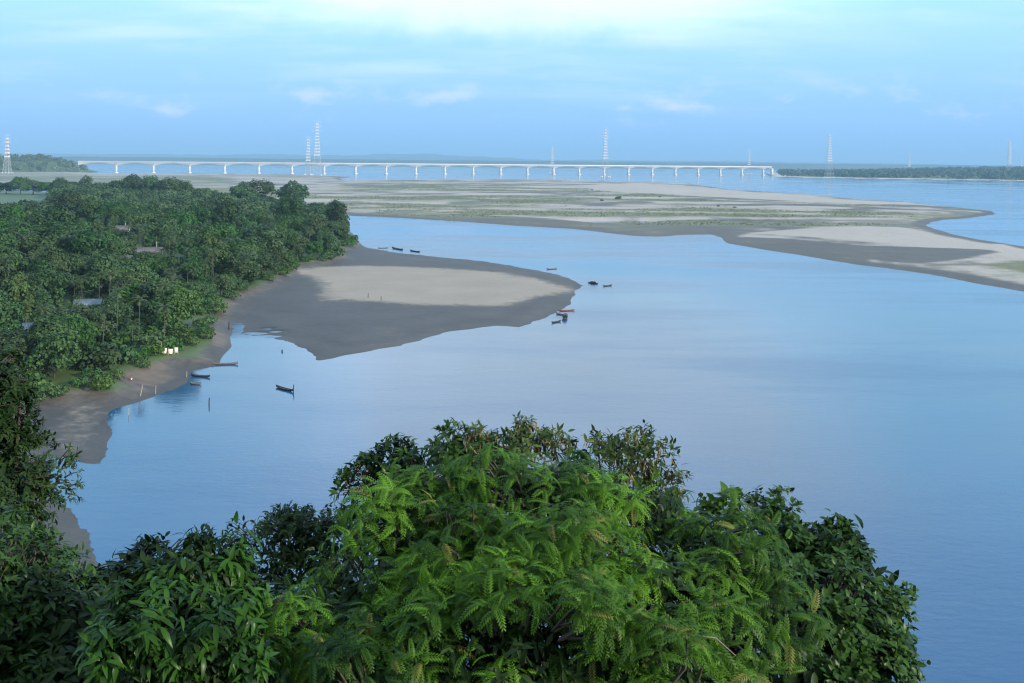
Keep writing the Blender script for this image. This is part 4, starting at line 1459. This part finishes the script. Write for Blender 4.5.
def near_tree(name, label, cat, lobes_px, tmpl, per, size, n, lm, seed, inner=0.35, group=None, spread=0.95, droop=0.25, fill=0, fill_size=0.24,
              up=0.35, cull=0.75, flat=0.9, base_at=None, trunk_r=0.12, bark='bark', twig=True, extra=None, spray=None):
    """lobes_px: (x, y, distance, radius in px): crown masses at their own distances from the lookout"""
    rg = np.random.default_rng(seed)
    lobes = []
    for (x, y, D, rp) in lobes_px:
        c = far_at(x, y, D); r = rp * D / FPX
        lobes.append((c, (r, r, r * flat)))
    cs = np.array([c for c, _ in lobes])
    mid = cs.mean(0)
    bx = mid[0] if base_at is None else base_at[0]
    by = mid[1] + 0.3 if base_at is None else base_at[1]
    base = np.array([bx, by, gz(bx, by)])
    t_ = thing(name, label, cat, base, 0, group)
    tone = None
    if spray:
        ns, sr = spray       # leafy boughs: flat drooping sprays of twigs with dark gaps between them
        C0, N0, k0 = lobe_points(lobes, ns, rg, inner, up, cull)
        C0 = C0 + N0 * (sr * 1.3 * rg.random(len(C0)) ** 3.5)[:, None] + 0.25 * sr * rg.normal(size=C0.shape)
        m_ = max(3, n // len(C0))
        u_ = np.cross(N0, rand_dirs(len(C0), rg)); u_ /= np.linalg.norm(u_, axis=1)[:, None]
        w_ = np.cross(N0, u_)
        sz = sr * (0.55 + 0.9 * rg.random(len(C0)))
        st = np.clip(0.48 + 0.32 * rg.normal(size=len(C0)), 0.02, 0.95)
        Ps, Ns, Ks, Ts = [], [], [], []
        for _ in range(m_):
            a_ = rg.random(len(C0)) * 2 * math.pi; q_ = np.sqrt(rg.random(len(C0)))
            rd = np.cos(a_)[:, None] * u_ + np.sin(a_)[:, None] * w_
            Ps.append(C0 + rd * (sz * q_)[:, None] - np.array([0, 0, 1.0]) * (0.45 * sz * q_ ** 2)[:, None] + N0 * (0.12 * sz * rg.normal(size=len(C0)))[:, None])
            nn = N0 + 0.8 * rd * q_[:, None]
            Ns.append(nn / np.linalg.norm(nn, axis=1)[:, None]); Ks.append(k0); Ts.append(st)
        P, Nn, k, tone = np.concatenate(Ps), np.concatenate(Ns), np.concatenate(Ks), np.concatenate(Ts)
    else:
        P, Nn, k = lobe_points(lobes, n, rg, inner, up, cull)
    mb = MB()
    rosettes(mb, P - base, Nn, tmpl, per, size, rg, spread, droop, tone)
    if fill:
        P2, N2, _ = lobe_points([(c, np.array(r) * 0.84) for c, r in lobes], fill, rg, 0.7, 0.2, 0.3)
        fb = MB()      # dark-coloured leaves standing in for the shade inside the crown
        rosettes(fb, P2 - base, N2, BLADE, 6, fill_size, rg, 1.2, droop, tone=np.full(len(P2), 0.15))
        link('inner_shade_leaves', fb.mesh('inner_shade_leaves', M['fine_leaf']), t_)
    link('crown', mb.mesh('crown', lm), t_)
    tb = MB()
    low = min(base[2] + 1.0, mid[2])
    fork = mid * 0.55 + base * 0.45
    fork[2] = max(base[2] + 0.4, min(mid[2] - 0.6, base[2] + 0.62 * (mid[2] - base[2])))
    tb.tube([np.array([0, 0, -0.6]), (fork - base) * 0.5 + rg.normal(size=3) * 0.08, fork - base], [trunk_r * 1.25, trunk_r, trunk_r * 0.8], 8)
    link('trunk', tb.mesh('trunk', M[bark], attr=False), t_)
    lb = MB()
    for c, r in lobes:
        m_ = (fork + c) / 2 + rg.normal(size=3) * 0.12 * np.linalg.norm(c - fork)
        lb.tube([fork - base, m_ - base, c - base], [trunk_r * 0.55, trunk_r * 0.38, trunk_r * 0.2], 6, False)
    if twig:
        C = np.array([lobes[i][0] for i in k])
        for p, c in list(zip(P, C))[::2]:
            q = c + (p - c) * 0.6
            lb.tube([q - base, (q + p) / 2 - base + rg.normal(size=3) * 0.04, p - base], [trunk_r * 0.14, trunk_r * 0.09, trunk_r * 0.05], 3, False)
    link('limbs', lb.mesh('limbs', M[bark], attr=False), t_)
    if extra:
        extra(t_, base, P, Nn, rg)
    return t_


M['mimosa_leaf'] = leaf('feathery_leaf', (0.009, 0.040, 0.005), (0.115, 0.27, 0.018), 0.30, 0.5, tip=(0.20, 0.17, 0.05))
M['broad_leaf'] = leaf('broad_dark_leaf', (0.010, 0.034, 0.007), (0.044, 0.105, 0.016), 0.22, 0.38)
M['olive_leaf'] = leaf('olive_leaf', (0.026, 0.060, 0.012), (0.10, 0.155, 0.034), 0.25, 0.5, tip=(0.22, 0.16, 0.06))
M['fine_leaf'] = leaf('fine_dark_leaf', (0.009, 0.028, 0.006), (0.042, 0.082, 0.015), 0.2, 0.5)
M['lance_leaf'] = leaf('long_drooping_leaf', (0.011, 0.042, 0.006), (0.044, 0.130, 0.014), 0.28, 0.35)
M['fresh_leaf'] = leaf('fresh_green_leaf', (0.050, 0.12, 0.016), (0.11, 0.22, 0.035), 0.3, 0.4)
M['pod'] = simple('dry_pod', (0.20, 0.15, 0.07), 0.8, 0.3, 12)
M['dead_twig'] = simple('dead_twig', (0.22, 0.185, 0.15), 0.9, 0.3, 8)


def pods(t_, base, P, Nn, rg):
    """dry pods hanging from the outer twigs"""
    b = MB()
    sel = rg.choice(len(P), min(len(P), 130), replace=False)
    n = len(sel)
    Y = np.tile([0, 0, -1.0], (n, 1)) + 0.25 * rg.normal(size=(n, 3))
    Z = rand_dirs(n, rg)
    T = blade_template(0.14, 0.1, 0.3)
    for q in range(3):
        b.strip(T[0], T[1], frames(Y + 0.2 * rg.normal(size=(n, 3)), Z, 0.14 + 0.10 * rg.random(n)), P[sel] - base + 0.05 * rg.normal(size=(n, 3)))
    link('pods', b.mesh('pods', M['pod'], attr=False), t_)


def dead_branch(t_, base, P, Nn, rg):
    """the bare forked branch low on the right of the big tree"""
    b = MB()
    p0, p1, p2, p3, p4, p5 = (far_at(x, y, D) - base for x, y, D in ((660, 664, 11.2), (684, 650, 10.9), (700, 636, 10.75), (716, 638, 10.8), (736, 656, 10.9), (692, 672, 10.85)))
    b.tube([p0, p1, p2, p3, p4], [0.014, 0.012, 0.009, 0.007, 0.004], 6)
    b.tube([p1, (p1 + p5) / 2, p5], [0.009, 0.007, 0.004], 5)
    link('dead_branch', b.mesh('dead_branch', M['dead_twig'], attr=False), t_)


NG = 'trees on the slope below the lookout'
near_tree('feathery_tree', 'large bright green tree with feathery drooping leaves filling the bottom centre', 'tree',
          [(400, 545, 13.2, 42), (435, 515, 13.4, 45), (478, 498, 13.6, 42), (530, 515, 13.2, 52), (585, 512, 13.4, 45), (640, 522, 13.4, 45), (690, 556, 13.2, 46),
           (735, 590, 13.0, 42), (375, 600, 12.8, 48), (420, 600, 12.4, 60), (480, 590, 12.2, 66), (560, 585, 12.2, 68), (630, 595, 12.2, 64), (700, 630, 12.2, 58), (760, 640, 12.6, 36),
           (355, 670, 12.0, 52), (420, 680, 11.4, 65), (510, 670, 11.2, 70), (600, 675, 11.2, 70), (690, 700, 11.4, 60), (380, 740, 11.2, 70), (520, 750, 11, 80), (640, 760, 11, 80)],
          FROND, 5, 0.255, 2500, M['mimosa_leaf'], 101, group=NG, inner=0.25, spray=(160, 0.40), fill=2800, fill_size=0.13, droop=0.38, spread=1.1, trunk_r=0.16, extra=dead_branch)
near_tree('pod_tree', 'dark leafy tree with hanging pods rising at the back left of the feathery tree', 'tree',
          [(375, 488, 17, 26), (400, 470, 17, 30), (412, 500, 17, 36), (448, 470, 17, 33), (430, 525, 17, 40), (385, 520, 17, 30), (480, 452, 17, 26), (455, 500, 17, 36)],
          BLADE, 6, 0.16, 620, M['broad_leaf'], 102, group=NG, spray=(60, 0.22), inner=0.6, trunk_r=0.09, extra=pods, fill=100)
near_tree('pod_tree', 'thin olive tree with dry pods, topmost behind the feathery tree', 'tree',
          [(500, 450, 16.6, 26), (528, 440, 16.6, 22), (545, 458, 16.6, 28), (515, 475, 16.6, 36), (550, 436, 16.6, 12)],
          BLADE, 5, 0.12, 330, M['olive_leaf'], 103, group=NG, spray=(45, 0.20),  inner=0.75, trunk_r=0.07, extra=pods)
near_tree('pod_tree', 'olive tree with drooping pods behind the right shoulder of the feathery tree', 'tree',
          [(598, 448, 16.4, 22), (622, 455, 16.4, 28), (648, 462, 16.4, 24), (668, 488, 16.4, 20), (625, 485, 16.4, 34), (590, 480, 16.4, 18)],
          BLADE, 5, 0.12, 330, M['olive_leaf'], 104, group=NG, spray=(45, 0.20),  inner=0.7, trunk_r=0.07, extra=pods)
near_tree('sapling', 'fresh green sapling top standing clear between the feathery and the dark right tree', 'tree',
          [(722, 498, 14.2, 15), (716, 515, 14.2, 15), (722, 535, 14.2, 20), (708, 550, 14.2, 20)],
          ROUND, 6, 0.15, 75, M['fresh_leaf'], 105, group=NG, inner=0.7, trunk_r=0.04)
near_tree('broadleaf_tree', 'rounded dark tree with glossy broad leaves at the bottom right', 'tree',
          [(762, 560, 17, 40), (800, 575, 17, 45), (838, 560, 17.4, 36), (855, 592, 17, 38), (872, 632, 16.6, 34), (820, 620, 16, 60), (770, 620, 16, 50), (848, 650, 16, 46),
           (884, 672, 16.4, 22), (800, 680, 15.5, 60), (840, 715, 15.5, 55), (775, 540, 17.4, 22)],
          ROUND, 7, 0.115, 2300, M['broad_leaf'], 106, group=NG, spray=(150, 0.32),  fill=700, trunk_r=0.13)
near_tree('fine_leaf_tree', 'dark lacy tree with flat layered branches left of the feathery tree', 'tree',
          [(272, 556, 20, 30), (300, 535, 20, 32), (330, 540, 20, 34), (318, 562, 20, 38), (285, 580, 20, 34), (255, 572, 20, 22), (340, 585, 20, 40), (300, 520, 20, 20), (260, 600, 20, 22)],
          BLADE, 6, 0.13, 950, M['fine_leaf'], 107, group=NG, spray=(80, 0.36), fill=120, fill_size=0.16,  inner=0.6, flat=0.55, trunk_r=0.09)
near_tree('long_leaf_tree', 'young tree with long drooping glossy leaves at the lower left', 'tree',
          [(213, 545, 12.2, 13), (196, 552, 12.2, 12), (176, 562, 12.2, 12), (232, 560, 12.2, 12), (244, 578, 12.2, 11), (155, 580, 12.1, 13), (128, 600, 12, 15), (186, 592, 12.1, 20), (214, 596, 12.1, 20),
           (236, 615, 12, 20), (160, 620, 11.8, 24), (196, 635, 11.6, 28), (226, 655, 11.6, 28), (130, 650, 11.5, 26), (165, 675, 11.4, 34), (205, 690, 11.4, 38), (245, 690, 11.4, 28)],
          LANCE, 6, 0.165, 620, M['lance_leaf'], 108, group=NG, inner=0.6, droop=0.6, flat=1.7, fill=600, fill_size=0.13, trunk_r=0.05, spray=(120, 0.15), up=0.8)
near_tree('broadleaf_tree', 'dark bushy tree filling the lower left corner', 'tree',
          [(50, 612, 16, 42), (105, 602, 16, 34), (6, 590, 17, 44), (30, 640, 15, 60), (95, 650, 15, 60), (60, 700, 14.5, 70), (135, 572, 16.5, 22), (150, 700, 14, 60), (-20, 620, 15, 60)],
          BLADE, 7, 0.125, 1900, M['broad_leaf'], 109, group=NG, spray=(110, 0.4), fill=1300, trunk_r=0.11)
near_tree('broadleaf_tree', 'tall dark tree cut by the left edge, its layered boughs over the cove', 'tree',
          [(-16, 378, 27, 30), (4, 392, 27, 22), (-14, 425, 27, 38), (12, 440, 27, 22), (26, 478, 27, 20), (44, 486, 27, 10), (-6, 480, 26.5, 36), (-34, 500, 26, 46), (4, 520, 26, 30), (20, 404, 27, 9), (-50, 420, 27, 45)],
          BLADE, 7, 0.15, 1600, M['fine_leaf'], 110, group=NG, spray=(90, 0.5), flat=0.75, fill=700, fill_size=0.3, trunk_r=0.2)
near_tree('broadleaf_tree', 'shadowed green tree between the long leaf sapling and the feathery tree', 'tree',
          [(290, 640, 15, 45), (250, 620, 15.5, 30), (320, 690, 14, 50), (330, 640, 15, 35), (270, 700, 14, 50)],
          BLADE, 7, 0.15, 520, M['broad_leaf'], 111, group=NG, fill=500, trunk_r=0.08)
near_tree('broadleaf_tree', 'yellow green tree low on the slope at the left, above the dark corner tree', 'tree',
          [(-6, 550, 22, 36), (18, 560, 22, 26), (-40, 560, 22, 50)],
          BLADE, 6, 0.18, 480, M['fine_leaf'], 112, group=NG, fill=500, fill_size=0.3, trunk_r=0.1)

# undergrowth covering the rest of the hill, and an unseen wood added behind the lookout for shade
rg = np.random.default_rng(77)
ub = MB()
n = 9000
X = -75 + 130 * rg.random(n); Y = 3.5 + 75 * rg.random(n)
ok = hill(X, Y) > 1.5
X, Y = X[ok], Y[ok]
Z = bank_height(X, Y)
ok = (Z > 1.2) & (Z < 47 - 0.53 * Y + 0 * X)
X, Y, Z = X[ok], Y[ok], Z[ok]
P = np.stack([X, Y, Z + 0.25 + 0.5 * rg.random(len(X))], -1)
Nn = np.tile([0, 0.4, 1.0], (len(X), 1)) + 0.4 * rg.normal(size=(len(X), 3))
Nn /= np.linalg.norm(Nn, axis=1)[:, None]
rosettes(ub, P, Nn, BLADE, 6, 0.34, rg, 1.1, 0.2)
o = link('undergrowth', ub.mesh('undergrowth', M['broad_leaf']))
tag(o, 'dense low undergrowth covering the slope below the lookout', 'undergrowth', kind='stuff')

pts = []
rg = np.random.default_rng(88)
for i in range(700):
    x, y = -160 + 520 * rg.random(), -330 + 305 * rg.random()
    if math.hypot(x, y) > 30:
        pts.append((x, y, gz(x, y), 12 + 5 * rg.random(), 5 + 2 * rg.random()))
wood_mass(pts, 2.4, 90, M['forest_leaf'], 'shade_woodland', 'unseen wood added on a ridge behind the lookout for shade', 12)

# ------------------------------------------------------------------ air
m, t = mat('haze_air')
pv = t.n('ShaderNodeVolumePrincipled', None, Color=(0.40, 0.71, 1.0), Density=8.5e-5, Anisotropy=0.0)
t.n('ShaderNodeOutputMaterial', None, Volume=pv.outputs[0])
b = MB(); b.box((0, 10500, 144), (34000, 24000, 308))
o = link('haze', b.mesh('haze', m, attr=False))
tag(o, 'thin blue haze lying over the river and the far plain', 'haze', kind='stuff')
